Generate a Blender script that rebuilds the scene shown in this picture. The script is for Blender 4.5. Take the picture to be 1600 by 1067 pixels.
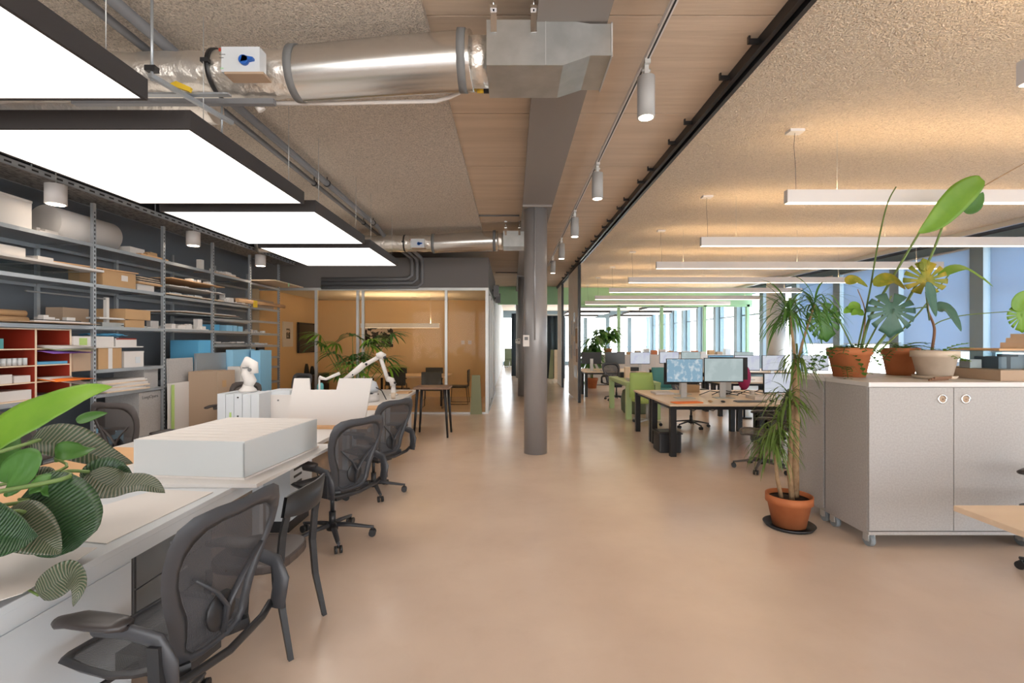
import bpy, bmesh, math, random
from mathutils import Vector, Matrix
PI = math.pi
random.seed(7)
S = bpy.context.scene
for o in list(bpy.data.objects): bpy.data.objects.remove(o)
COL = S.collection
# ------------------------------------------------------------------ camera, world, exposure
cam_d = bpy.data.cameras.new('camera'); cam_d.lens = 17.0; cam_d.sensor_width = 36.0; cam_d.clip_start = .05
cam = bpy.data.objects.new('camera', cam_d); COL.objects.link(cam)
cam.location = (0, 0, 1.6); cam.rotation_euler = (PI/2, 0, 0)
S.camera = cam
S.view_settings.view_transform = 'Standard'; S.view_settings.look = 'None'
S.view_settings.gamma = 1.0; S.view_settings.use_curve_mapping = False
S.view_settings.exposure = 0.88
w = bpy.data.worlds.new('sky'); S.world = w; w.use_nodes = True
wn = w.node_tree.nodes; wl = w.node_tree.links
bg = wn['Background']
tc = wn.new('ShaderNodeTexCoord'); sp = wn.new('ShaderNodeSeparateXYZ'); rp = wn.new('ShaderNodeValToRGB')
wl.new(tc.outputs['Generated'], sp.inputs[0]); wl.new(sp.outputs['Z'], rp.inputs[0]); wl.new(rp.outputs[0], bg.inputs[0])
rp.color_ramp.elements[0].position = 0.0; rp.color_ramp.elements[0].color = (1, .97, .93, 1)
rp.color_ramp.elements[1].position = .6; rp.color_ramp.elements[1].color = (.62, .78, 1, 1)
bg.inputs[1].default_value = 4.2
F = 17/36*1600
EMIT_PANEL = 1.9; EMIT_BAR_UP = 15.0; EMIT_BAR_DOWN = 3.5; SPOT_W = 16.0

# ------------------------------------------------------------------ helpers
def P(x, y, Y): return Vector(((x-800)/F*Y, Y, 1.6-(y-533.5)/F*Y))
def V(*a): return Vector(a)
class MB:
    def __init__(s): s.v = []; s.f = []; s.sm = []
    def add(s, vs, fs, smooth=False, M=None):
        n = len(s.v)
        for v in vs:
            v = Vector(v)
            s.v.append(M @ v if M is not None else v)
        for f in fs: s.f.append([i+n for i in f]); s.sm.append(smooth)
        return s
    def box(s, x0, x1, y0, y1, z0, z1, M=None):
        vs = [(x, y, z) for z in (z0, z1) for y in (y0, y1) for x in (x0, x1)]
        return s.add(vs, [(0,2,3,1),(4,5,7,6),(0,1,5,4),(2,6,7,3),(0,4,6,2),(1,3,7,5)], False, M)
    def cbox(s, c, d, M=None):
        return s.box(c[0]-d[0]/2, c[0]+d[0]/2, c[1]-d[1]/2, c[1]+d[1]/2, c[2]-d[2]/2, c[2]+d[2]/2, M)
    def bar(s, p, q, w, h=None):
        p = Vector(p); q = Vector(q); h = h or w; d = q-p; L = d.length
        if L < 1e-6: return s
        M = Matrix.Translation(p) @ d.to_track_quat('Z', 'Y').to_matrix().to_4x4()
        return s.box(-w/2, w/2, -h/2, h/2, 0, L, M)
    def tube(s, pts, r, n=10, caps=True, smooth=True, flat=1.0, flatdir=None):
        pts = [Vector(p) for p in pts]; k = len(pts)
        rs = r if isinstance(r, (list, tuple)) else [r]*k
        t0 = (pts[1]-pts[0]).normalized()
        up = Vector(flatdir) if flatdir is not None else (V(0,0,1) if abs(t0.z) < .9 else V(1,0,0))
        a = t0.cross(up).normalized(); b = a.cross(t0).normalized(); vs = []; fs = []
        pt = t0
        for i, p in enumerate(pts):
            t = (pts[min(i+1,k-1)]-pts[max(i-1,0)]).normalized()
            q = pt.rotation_difference(t); a = q @ a; b = q @ b; pt = t
            for j in range(n):
                an = 2*PI*j/n
                vs.append(p + (a*math.cos(an)+b*math.sin(an)*flat)*rs[i])
        for i in range(k-1):
            for j in range(n):
                fs.append((i*n+j, i*n+(j+1)%n, (i+1)*n+(j+1)%n, (i+1)*n+j))
        s.add(vs, fs, smooth)
        if caps:
            m = len(s.v)-len(vs)
            s.f.append([m+j for j in reversed(range(n))]); s.sm.append(False)
            s.f.append([m+(k-1)*n+j for j in range(n)]); s.sm.append(False)
        return s
    def cyl(s, p, q, r, r2=None, n=20, caps=True): return s.tube([p, q], [r, r if r2 is None else r2], n, caps)
    def lathe(s, prof, c=(0,0,0), n=28, M=None, caps=True):
        vs = []; fs = []; k = len(prof)
        for r, z in prof:
            for j in range(n):
                an = 2*PI*j/n; vs.append((c[0]+r*math.cos(an), c[1]+r*math.sin(an), c[2]+z))
        for i in range(k-1):
            for j in range(n):
                fs.append((i*n+j, i*n+(j+1)%n, (i+1)*n+(j+1)%n, (i+1)*n+j))
        s.add(vs, fs, True, M)
        m = len(s.v)-len(vs)
        if caps and prof[0][0] > 1e-5: s.f.append([m+j for j in reversed(range(n))]); s.sm.append(False)
        if caps and prof[-1][0] > 1e-5: s.f.append([m+(k-1)*n+j for j in range(n)]); s.sm.append(False)
        return s
    def prism(s, poly, d, M=None, axis='Z', at=0.0):
        n = len(poly)
        def m3(p, h):
            if axis == 'Z': return (p[0], p[1], h)
            if axis == 'Y': return (p[0], h, p[1])
            return (h, p[0], p[1])
        vs = [m3(p, at) for p in poly]+[m3(p, at+d) for p in poly]
        fs = [list(reversed(range(n))), [n+i for i in range(n)]]+[(i, (i+1)%n, n+(i+1)%n, n+i) for i in range(n)]
        return s.add(vs, fs, False, M)
    def grid(s, rows, smooth=True, close=False):
        k = len(rows); n = len(rows[0]); vs = [p for r in rows for p in r]; fs = []
        for i in range(k-1):
            for j in range(n if close else n-1): fs.append((i*n+j, i*n+(j+1)%n, (i+1)*n+(j+1)%n, (i+1)*n+j))
        return s.add(vs, fs, smooth)
    def sphere(s, c, r, n=12, m=8, sc=(1,1,1)):
        rows = []
        for i in range(m+1):
            th = PI*i/m
            rows.append([V(c[0]+r*sc[0]*math.sin(th)*math.cos(2*PI*j/n), c[1]+r*sc[1]*math.sin(th)*math.sin(2*PI*j/n), c[2]+r*sc[2]*math.cos(th)) for j in range(n)])
        return s.grid(rows, True, True)
    def build(s, name, m, parent=None, label=None, bevel=0, thick=0):
        me = bpy.data.meshes.new(name); me.from_pydata([tuple(v) for v in s.v], [], s.f)
        me.polygons.foreach_set('use_smooth', s.sm)
        bm = bmesh.new(); bm.from_mesh(me)
        bmesh.ops.recalc_face_normals(bm, faces=bm.faces)
        bm.to_mesh(me); bm.free(); me.update()
        if m: me.materials.append(m)
        o = bpy.data.objects.new(name, me); COL.objects.link(o)
        if parent is not None: o.parent = parent
        if label: o['label'] = label
        if thick:
            md = o.modifiers.new('thick', 'SOLIDIFY'); md.thickness = thick; md.offset = 0
        if bevel:
            md = o.modifiers.new('bevel', 'BEVEL'); md.width = bevel; md.segments = 2; md.limit_method = 'ANGLE'
        return o
def tag(o, label=None, cat=None, group=None, kind=None):
    if label: o['label'] = label
    if cat: o['category'] = cat
    if group: o['group'] = group
    if kind: o['kind'] = kind
    return o
def thing(name, label, cat, loc=(0,0,0), rz=0, group=None):
    o = bpy.data.objects.new(name, None); COL.objects.link(o); o.location = loc; o.rotation_euler = (0,0,rz)
    o.empty_display_size = .1
    return tag(o, label, cat, group)
def struct(name, mb, m, bevel=0):
    o = mb.build(name, m, bevel=bevel); o['kind'] = 'structure'; return o
def dup(o, parent=None, loc=None, rz=None, label=None, group=None):
    c = o.copy(); COL.objects.link(c)
    if parent is not None: c.parent = parent
    for ch in list(o.children): dup(ch, c)
    if loc is not None: c.location = loc
    if rz is not None: c.rotation_euler = (0,0,rz)
    if label: c['label'] = label
    if group: c['group'] = group
    return c
def B(*a): return MB().box(*a)

# ------------------------------------------------------------------ materials
def mat(name, col, rough=.6, metal=0, bump=None, var=None, spec=.5, coat=0, stretch=None, trans=0, alpha=1, emit=None, sheen=0, translucent=0):
    m = bpy.data.materials.new(name); m.use_nodes = True; N = m.node_tree.nodes; L = m.node_tree.links
    b = N['Principled BSDF']; b.inputs['Base Color'].default_value = (*col, 1); b.inputs['Roughness'].default_value = rough
    b.inputs['Metallic'].default_value = metal; b.inputs['Specular IOR Level'].default_value = spec
    b.inputs['Coat Weight'].default_value = coat; b.inputs['Coat Roughness'].default_value = .1
    b.inputs['Transmission Weight'].default_value = trans; b.inputs['Alpha'].default_value = alpha
    if emit: b.inputs['Emission Color'].default_value = (*emit[0], 1); b.inputs['Emission Strength'].default_value = emit[1]
    tcn = N.new('ShaderNodeTexCoord'); mp = N.new('ShaderNodeMapping'); L.new(tcn.outputs['Object'], mp.inputs[0])
    if stretch: mp.inputs['Scale'].default_value = stretch
    if var:   # (scale, colour2, lo, hi)
        n = N.new('ShaderNodeTexNoise'); n.inputs['Scale'].default_value = var[0]; n.inputs['Detail'].default_value = 5
        r = N.new('ShaderNodeValToRGB'); r.color_ramp.elements[0].position = var[2]; r.color_ramp.elements[1].position = var[3]
        r.color_ramp.elements[0].color = (*var[1], 1); r.color_ramp.elements[1].color = (*col, 1)
        L.new(mp.outputs[0], n.inputs[0]); L.new(n.outputs['Fac'], r.inputs[0]); L.new(r.outputs[0], b.inputs['Base Color'])
    if bump:  # (scale, strength, distance)
        n2 = N.new('ShaderNodeTexNoise'); n2.inputs['Scale'].default_value = bump[0]; n2.inputs['Detail'].default_value = 4
        bn = N.new('ShaderNodeBump'); bn.inputs['Strength'].default_value = bump[1]; bn.inputs['Distance'].default_value = bump[2]
        L.new(mp.outputs[0], n2.inputs[0]); L.new(n2.outputs['Fac'], bn.inputs['Height']); L.new(bn.outputs[0], b.inputs['Normal'])
    if translucent:
        t = N.new('ShaderNodeBsdfTranslucent'); t.inputs[0].default_value = (*col, 1)
        if var: L.new(r.outputs[0], t.inputs[0])
        mx = N.new('ShaderNodeMixShader'); mx.inputs[0].default_value = translucent
        L.new(b.outputs[0], mx.inputs[1]); L.new(t.outputs[0], mx.inputs[2]); L.new(mx.outputs[0], N['Material Output'].inputs[0])
    return m
def emat(name, col, st, side=None):
    m = bpy.data.materials.new(name); m.use_nodes = True; N = m.node_tree.nodes; L = m.node_tree.links
    for n in list(N):
        if n.type == 'BSDF_PRINCIPLED': N.remove(n)
    e = N.new('ShaderNodeEmission'); e.inputs[0].default_value = (*col, 1); e.inputs[1].default_value = st
    L.new(e.outputs[0], N['Material Output'].inputs[0]); return m
def glassmat(name, tint, rough=0.0, refl=1.0):
    m = bpy.data.materials.new(name); m.use_nodes = True; N = m.node_tree.nodes; L = m.node_tree.links
    for n in list(N):
        if n.type == 'BSDF_PRINCIPLED': N.remove(n)
    t = N.new('ShaderNodeBsdfTransparent'); t.inputs[0].default_value = (*tint, 1)
    g = N.new('ShaderNodeBsdfGlossy'); g.inputs['Roughness'].default_value = rough
    fr = N.new('ShaderNodeLayerWeight'); fr.inputs[0].default_value = .12
    mu = N.new('ShaderNodeMath'); mu.operation = 'MULTIPLY'; mu.inputs[1].default_value = refl
    L.new(fr.outputs['Fresnel'], mu.inputs[0])
    mx = N.new('ShaderNodeMixShader'); L.new(mu.outputs[0], mx.inputs[0]); L.new(t.outputs[0], mx.inputs[1]); L.new(g.outputs[0], mx.inputs[2])
    L.new(mx.outputs[0], N['Material Output'].inputs[0]); return m
def meshmat(name, col, a, sc=260):
    # woven mesh cloth: fine holes between threads
    m = bpy.data.materials.new(name); m.use_nodes = True; N = m.node_tree.nodes; L = m.node_tree.links
    b = N['Principled BSDF']; b.inputs['Base Color'].default_value = (*col, 1); b.inputs['Roughness'].default_value = .55
    tcn = N.new('ShaderNodeTexCoord'); wv = N.new('ShaderNodeTexWave'); wv.inputs['Scale'].default_value = sc/20; wv.bands_direction = 'X'
    L.new(tcn.outputs['Object'], wv.inputs[0])
    r = N.new('ShaderNodeMapRange'); r.inputs[3].default_value = a-.18; r.inputs[4].default_value = min(1, a+.18)
    L.new(wv.outputs['Fac'], r.inputs[0])
    t = N.new('ShaderNodeBsdfTransparent'); mx = N.new('ShaderNodeMixShader'); L.new(r.outputs[0], mx.inputs[0])
    L.new(t.outputs[0], mx.inputs[1]); L.new(b.outputs[0], mx.inputs[2]); L.new(mx.outputs[0], N['Material Output'].inputs[0]); return m
M = {}
M['floor'] = mat('screed', (.76,.615,.50), .22, var=(1.1, (.66,.52,.42), .3, .7), bump=(2.5,.05,.02), spec=.55)
M['concrete'] = mat('board_marked_concrete', (.68,.55,.43), .8, var=(1.0, (.52,.41,.31), .2, .8), bump=(3,.3,.01), stretch=(.7, 9, 1))
def woodwool(name, hi, lo, sc):
    m = bpy.data.materials.new(name); m.use_nodes = True; N = m.node_tree.nodes; L = m.node_tree.links
    b = N['Principled BSDF']; b.inputs['Roughness'].default_value = .95; b.inputs['Specular IOR Level'].default_value = .1
    tcn = N.new('ShaderNodeTexCoord')
    n1 = N.new('ShaderNodeTexNoise'); n1.inputs['Scale'].default_value = sc; n1.inputs['Detail'].default_value = 3; n1.inputs['Distortion'].default_value = 1.6
    n2 = N.new('ShaderNodeTexVoronoi'); n2.inputs['Scale'].default_value = sc*1.5
    ad = N.new('ShaderNodeMath'); ad.operation = 'MULTIPLY_ADD'; ad.inputs[1].default_value = .35
    L.new(tcn.outputs['Object'], n1.inputs[0]); L.new(tcn.outputs['Object'], n2.inputs[0])
    L.new(n2.outputs['Distance'], ad.inputs[0]); L.new(n1.outputs['Fac'], ad.inputs[2])
    r = N.new('ShaderNodeValToRGB'); r.color_ramp.elements[0].position = .38; r.color_ramp.elements[1].position = .80
    r.color_ramp.elements[0].color = (*lo, 1); r.color_ramp.elements[1].color = (*hi, 1)  # lo colour paints the shade in the crevices, on top of the bump
    L.new(ad.outputs[0], r.inputs[0]); L.new(r.outputs[0], b.inputs['Base Color'])
    bn = N.new('ShaderNodeBump'); bn.inputs['Strength'].default_value = 1.0; bn.inputs['Distance'].default_value = .03
    L.new(ad.outputs[0], bn.inputs['Height']); L.new(bn.outputs[0], b.inputs['Normal']); return m
M['wool'] = woodwool('acoustic_spray_grey', (.84,.73,.62), (.44,.37,.31), 48)
M['wool2'] = woodwool('acoustic_spray_warm', (.84,.72,.58), (.60,.49,.38), 42)
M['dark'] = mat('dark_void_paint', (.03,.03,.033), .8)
M['wallgrey'] = mat('slate_grey_wall', (.17,.185,.21), .7, bump=(30,.1,.003))
M['bulk'] = mat('taupe_grey_paint', (.16,.145,.138), .65)
M['steel'] = mat('grey_painted_steel', (.29,.28,.28), .34, .25)
M['beam'] = mat('grey_beam_paint', (.24,.215,.20), .55)
M['white'] = mat('white_laminate', (.66,.63,.61), .4)
M['whitep'] = mat('white_card', (.68,.64,.61), .75)
M['coolwhite'] = mat('cool_white_laminate', (.60,.63,.66), .35)
M['frost'] = mat('frosted_acrylic', (.58,.61,.62), .3, trans=.0, coat=.3)
M['orange_ply'] = mat('tan_birch_board', (.72,.43,.22), .6, var=(3,(.62,.36,.18),.3,.7))
M['kraft'] = mat('kraft_cardboard', (.52,.32,.16), .8, var=(4,(.46,.28,.14),.3,.7))
M['kraftd'] = mat('dull_kraft_cardboard', (.42,.30,.21), .8)
M['galv'] = mat('galvanised_sheet', (.52,.53,.52), .38, .85, var=(6,(.42,.43,.42),.35,.65))
M['rack'] = mat('galvanised_rack_steel', (.42,.45,.48), .4, .6)
M['foil'] = mat('crinkled_foil', (.88,.83,.77), .36, .92, bump=(16,.8,.02))
M['spiral'] = mat('spiral_duct_steel', (.66,.64,.61), .24, .95)
M['band'] = mat('grey_rubber_band', (.16,.16,.16), .6)
M['pipe'] = mat('grey_pipe', (.17,.17,.18), .5)
M['black'] = mat('black_plastic', (.018,.018,.02), .42)
M['blackm'] = mat('black_metal', (.02,.02,.022), .35, .3)
M['chairblk'] = mat('graphite_nylon', (.045,.046,.052), .42)
M['pad'] = mat('black_armrest_vinyl', (.04,.033,.032), .38)
M['mesh'] = meshmat('graphite_woven_mesh', (.05,.052,.06), .80, 1200)
M['mesh2'] = meshmat('brown_grey_woven_mesh', (.10,.085,.08), .80, 1200)
M['frame2'] = mat('brown_grey_nylon', (.10,.085,.08), .45)
M['panel_frame'] = mat('charcoal_lightbox_frame', (.038,.033,.033), .6)
M['diffuser'] = emat('lightbox_diffuser', (1,.93,.86), EMIT_PANEL)
M['up_fill'] = emat('lightbox_added_up_glow', (1,.88,.76), .45)  # weak upward glow added to the light panels to brighten the ceiling
M['barup'] = emat('bar_lamp_uplight', (1,.68,.36), EMIT_BAR_UP)
M['bardn'] = emat('bar_lamp_downlight', (1,.80,.58), EMIT_BAR_DOWN)
M['barbody'] = mat('matt_white_aluminium', (.70,.67,.66), .5)
M['spotglow'] = emat('spot_lens', (1,.85,.68), 12)
M['spotbody'] = mat('white_spot_housing', (.36,.355,.35), .5)
M['glass'] = glassmat('clear_glass', (.97,.985,.98))
M['glass_w'] = glassmat('window_glass', (.95,.98,1), refl=.5)
M['glass_t'] = glassmat('meeting_room_glass', (.99,.94,.86), refl=1.3)
M['acrylic'] = glassmat('acrylic_case', (.93,.96,.96))
M['alu'] = mat('anodised_aluminium', (.55,.55,.54), .4, .5)
M['tan'] = mat('tan_painted_wall', (.70,.49,.28), .7)
M['green'] = mat('mint_green_paint', (.36,.60,.36), .6)
M['greenl'] = mat('pale_green_laminate', (.50,.66,.32), .45)
M['lime'] = mat('lime_fabric', (.42,.58,.18), .8)
M['teal'] = mat('teal_fabric', (.10,.33,.34), .8)
M['olive'] = mat('olive_fabric', (.16,.19,.12), .85)
M['olivep'] = mat('olive_board', (.25,.26,.15), .7)
M['wood'] = mat('light_maple_laminate', (.80,.63,.46), .4, var=(2,(.75,.57,.41),.3,.7), stretch=(1,8,8))
M['walnut'] = mat('walnut_veneer', (.23,.13,.08), .5)
M['press'] = mat('flecked_grey_board', (.43,.41,.395), .65, var=(70,(.38,.355,.34),.35,.65), bump=(80,.12,.002))
M['terra'] = mat('terracotta', (.52,.17,.06), .7, var=(8,(.44,.13,.045),.3,.7))
M['creampot'] = mat('cream_clay', (.66,.55,.44), .7, var=(10,(.58,.47,.36),.3,.7))
M['soil'] = mat('potting_soil', (.035,.02,.012), .95, bump=(60,.8,.02))
M['chrome'] = mat('chrome', (.75,.75,.75), .15, 1)
M['blind'] = mat('blue_grey_blind_cloth', (.50,.63,.77), .85, translucent=.33, bump=(120,.2,.002))
M['mullion'] = mat('teal_grey_window_frame', (.22,.30,.35), .5)
M['colw'] = mat('pale_column_paint', (.55,.56,.55), .6)
M['curtain'] = mat('slate_curtain', (.06,.08,.10), .9)
M['pinboard'] = mat('pale_wood_pinboard', (.84,.72,.60), .7)
M['blue'] = mat('blue_foam', (.12,.42,.68), .8)
M['blue2'] = mat('pale_blue_foam', (.28,.55,.75), .8)
M['red'] = mat('dark_red_laminate', (.32,.03,.012), .6)
M['orangeply'] = mat('orange_edge_ply', (.66,.30,.10), .6)
M['purple'] = mat('purple_card', (.28,.12,.5), .7)
M['orange'] = mat('orange_card', (.95,.22,.02), .6)
M['yellow'] = mat('yellow_plastic', (.75,.50,.03), .5)
M['gkey'] = mat('blue_key_plastic', (.01,.10,.42), .4)
M['scr'] = None
M['leafd'] = mat('deep_green_leaf', (.035,.10,.03), .28, var=(5,(.02,.055,.02),.35,.65), coat=.3, translucent=.15)
M['leafg'] = mat('bronze_grey_green_leaf', (.15,.17,.11), .33, var=(4,(.06,.10,.05),.35,.65), coat=.25, translucent=.12)
M['leafl'] = mat('lime_leaf', (.26,.46,.05), .4, var=(5,(.17,.36,.03),.3,.7), translucent=.4)
M['leafm'] = mat('mid_green_leaf', (.10,.25,.05), .4, var=(6,(.06,.17,.03),.3,.7), translucent=.3)
M['leafb'] = mat('blue_green_leaf', (.09,.20,.14), .4, var=(6,(.05,.13,.09),.3,.7), translucent=.25)
M['leafy'] = mat('yellow_blotched_leaf', (.50,.40,.04), .5, var=(9,(.26,.30,.03),.4,.6), translucent=.4)
M['leafo'] = mat('olive_strap_leaf', (.14,.22,.04), .5, var=(8,(.09,.15,.03),.3,.7), translucent=.25)
M['stem'] = mat('green_stem', (.13,.20,.05), .5)
M['bark'] = mat('tan_bark', (.40,.26,.14), .85, var=(20,(.28,.17,.09),.35,.65), bump=(40,.6,.01))
M['twig'] = mat('red_brown_twig', (.22,.11,.06), .8)
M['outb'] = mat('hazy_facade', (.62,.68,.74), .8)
M['sky_wall'] = mat('white_wall', (.72,.72,.70), .7)
def veinleaf(name, base, ridge, sc):
    # feather-veined leaf: object X runs along the blade
    m = bpy.data.materials.new(name); m.use_nodes = True; N = m.node_tree.nodes; L = m.node_tree.links
    b = N['Principled BSDF']; b.inputs['Roughness'].default_value = .35; b.inputs['Coat Weight'].default_value = .2
    uv = N.new('ShaderNodeUVMap'); wv = N.new('ShaderNodeTexWave'); wv.inputs['Scale'].default_value = sc; wv.inputs['Distortion'].default_value = .8
    wv.bands_direction = 'X'
    sx = N.new('ShaderNodeSeparateXYZ'); L.new(uv.outputs[0], sx.inputs[0])
    ab = N.new('ShaderNodeMath'); ab.operation = 'ABSOLUTE'; L.new(sx.outputs[1], ab.inputs[0])
    m1 = N.new('ShaderNodeMath'); m1.operation = 'MULTIPLY_ADD'; m1.inputs[1].default_value = -.35; L.new(ab.outputs[0], m1.inputs[0]); L.new(sx.outputs[0], m1.inputs[2])
    cb = N.new('ShaderNodeCombineXYZ'); L.new(m1.outputs[0], cb.inputs[0]); L.new(cb.outputs[0], wv.inputs[0])
    r = N.new('ShaderNodeValToRGB'); r.color_ramp.elements[0].color = (*base, 1); r.color_ramp.elements[1].color = (*ridge, 1)
    r.color_ramp.elements[0].position = .45; r.color_ramp.elements[1].position = 1.0; L.new(wv.outputs['Fac'], r.inputs[0]); L.new(r.outputs[0], b.inputs['Base Color'])
    bn = N.new('ShaderNodeBump'); bn.inputs['Strength'].default_value = .6; bn.inputs['Distance'].default_value = .004
    L.new(wv.outputs['Fac'], bn.inputs['Height']); L.new(bn.outputs[0], b.inputs['Normal'])
    t = N.new('ShaderNodeBsdfTranslucent'); L.new(r.outputs[0], t.inputs[0]); mx = N.new('ShaderNodeMixShader'); mx.inputs[0].default_value = .12
    L.new(b.outputs[0], mx.inputs[1]); L.new(t.outputs[0], mx.inputs[2]); L.new(mx.outputs[0], N['Material Output'].inputs[0]); return m
M['vein'] = veinleaf('veined_bronze_leaf', (.045,.075,.035), (.22,.20,.14), 1.9)
M['veind'] = veinleaf('veined_dark_green_leaf', (.015,.05,.015), (.045,.10,.035), 1.9)
def screenmat(name, bgc, line, sc):
    m = bpy.data.materials.new(name); m.use_nodes = True; N = m.node_tree.nodes; L = m.node_tree.links
    for n in list(N):
        if n.type == 'BSDF_PRINCIPLED': N.remove(n)
    tcn = N.new('ShaderNodeTexCoord'); br = N.new('ShaderNodeTexNoise'); br.inputs['Scale'].default_value = sc; br.inputs['Detail'].default_value = 3
    r = N.new('ShaderNodeValToRGB'); r.color_ramp.elements[0].position = .5; r.color_ramp.elements[1].position = .62
    r.color_ramp.elements[0].color = (*bgc, 1); r.color_ramp.elements[1].color = (*line, 1)
    e = N.new('ShaderNodeEmission'); e.inputs[1].default_value = .42
    L.new(tcn.outputs['Object'], br.inputs[0]); L.new(br.outputs['Fac'], r.inputs[0]); L.new(r.outputs[0], e.inputs[0]); L.new(e.outputs[0], N['Material Output'].inputs[0]); return m
M['scr_draw'] = screenmat('screen_drawing', (.33,.52,.66), (.72,.82,.88), 12)
M['scr_plain'] = screenmat('screen_grey_white', (.52,.62,.62), (.60,.70,.70), 4)
M['scr_white'] = screenmat('screen_white', (.78,.82,.90), (.70,.72,.88), 5)
M['scr_blue'] = screenmat('screen_blue', (.22,.42,.58), (.30,.50,.64), 2)
def photomat(name):
    m = bpy.data.materials.new(name); m.use_nodes = True; N = m.node_tree.nodes; L = m.node_tree.links
    b = N['Principled BSDF']; tcn = N.new('ShaderNodeTexCoord'); br = N.new('ShaderNodeTexNoise'); br.inputs['Scale'].default_value = 9; br.inputs['Detail'].default_value = 6
    r = N.new('ShaderNodeValToRGB'); r.color_ramp.interpolation = 'CONSTANT'
    r.color_ramp.elements[0].color = (.02,.015,.012,1); r.color_ramp.elements[1].position = .52; r.color_ramp.elements[1].color = (.6,.5,.42,1)
    L.new(tcn.outputs['Object'], br.inputs[0]); L.new(br.outputs['Fac'], r.inputs[0]); L.new(r.outputs[0], b.inputs['Base Color']); return m
M['photo'] = photomat('grainy_dark_print')

def slotmat(name, axis, sc, hi):
    m = bpy.data.materials.new(name); m.use_nodes = True; N = m.node_tree.nodes; L = m.node_tree.links
    b = N['Principled BSDF']; b.inputs['Roughness'].default_value = .5; tcn = N.new('ShaderNodeTexCoord'); wv = N.new('ShaderNodeTexWave'); wv.bands_direction = axis; wv.inputs['Scale'].default_value = sc
    r = N.new('ShaderNodeValToRGB'); r.color_ramp.interpolation = 'CONSTANT'; r.color_ramp.elements[0].color = (.02,.02,.022,1); r.color_ramp.elements[1].position = .55; r.color_ramp.elements[1].color = (*hi,1)
    L.new(tcn.outputs['Object'], wv.inputs[0]); L.new(wv.outputs['Fac'], r.inputs[0]); L.new(r.outputs[0], b.inputs['Base Color']); return m
M['slotY'] = slotmat('slotted_steel_edge', 'Y', 2.4, (.42,.45,.48))
M['slotZ'] = slotmat('slotted_steel_post', 'Z', 6.3, (.42,.45,.48))

def floor_marks(m):
    N = m.node_tree.nodes; L = m.node_tree.links; b = N['Principled BSDF']; src = b.inputs['Base Color'].links[0].from_socket
    tcn = N.new('ShaderNodeTexCoord'); n = N.new('ShaderNodeTexNoise'); n.inputs['Scale'].default_value = 3.5; n.inputs['Detail'].default_value = 8; n.inputs['Roughness'].default_value = .7
    r = N.new('ShaderNodeValToRGB'); r.color_ramp.elements[0].position = .50; r.color_ramp.elements[1].position = .85; r.color_ramp.elements[0].color = (1,1,1,1); r.color_ramp.elements[1].color = (.95,.93,.91,1)
    mx = N.new('ShaderNodeMix'); mx.data_type = 'RGBA'; mx.blend_type = 'MULTIPLY'; mx.inputs[0].default_value = 1
    L.new(tcn.outputs['Object'], n.inputs[0]); L.new(n.outputs['Fac'], r.inputs[0]); L.new(src, mx.inputs[6]); L.new(r.outputs[0], mx.inputs[7]); L.new(mx.outputs[2], b.inputs['Base Color'])
    n2 = N.new('ShaderNodeTexNoise'); n2.inputs['Scale'].default_value = 1.6; n2.inputs['Detail'].default_value = 4; rr = N.new('ShaderNodeMapRange'); rr.inputs[3].default_value = .18; rr.inputs[4].default_value = .34
    L.new(tcn.outputs['Object'], n2.inputs[0]); L.new(n2.outputs['Fac'], rr.inputs[0]); b.inputs['Roughness'].default_value = .21
floor_marks(M['floor'])
ORD = ['first','second','third','fourth','fifth','sixth','seventh','eighth','ninth','tenth','eleventh','twelfth','thirteenth','fourteenth','fifteenth','sixteenth','seventeenth','eighteenth','nineteenth','twentieth','twenty first','twenty second']
# ------------------------------------------------------------------ setting
HC = 3.70
struct('floor', B(-5.75, 9.5, -6.2, 33.2, -.15, 0), M['floor'])
cs = MB()
joints = [3.11+1.34*k for k in range(-6, 23)]
for k, yj in enumerate(joints):
    y1 = joints[k+1] if k+1 < len(joints) else 33.2
    cs.box(-5.75, 9.5, (-6.2 if k == 0 else yj+.012), y1, HC, HC+.2)
struct('ceiling', cs, M['concrete'])
struct('ceiling.001', B(-5.7, 9.5, -6.2, 33.2, HC+.2, HC+.25), M['dark'])
struct('wall_left', B(-5.9, -5.75, -6.2, 33.2, 0, HC), M['wallgrey'])
bw = MB().box(-5.9,9.6,-6.4,-6.2,0,.3).box(-5.9,9.6,-6.4,-6.2,3.3,HC)  # unseen wall, invented as open unglazed pillars so daylight reaches the ceilings
for k in range(9): bw.box(-5.9+1.9*k,-5.7+1.9*k,-6.4,-6.2,.3,3.3)
struct('wall_back_open', bw, M['sky_wall'])
# acoustic ceilings
struct('ceiling_acoustic_left', MB().box(-4.6, -.55, -6.2, 8.96, 3.645, HC-.002).box(-5.75, -.55, 9.0, 10.75, 3.66, HC-.002), M['wool'])
struct('ceiling_acoustic_right', B(1.80, 8.45, -6.2, 18.4, 3.65, HC-.002), M['wool2'])
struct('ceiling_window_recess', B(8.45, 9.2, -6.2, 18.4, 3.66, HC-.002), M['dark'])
struct('trim_1', B(8.40, 8.46, -6.2, 18.4, 3.56, 3.648), M['alu'])
struct('trim_2', B(-5.75, -4.6, -6.2, 10.7, 3.62, HC-.002), M['dark'])
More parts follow.
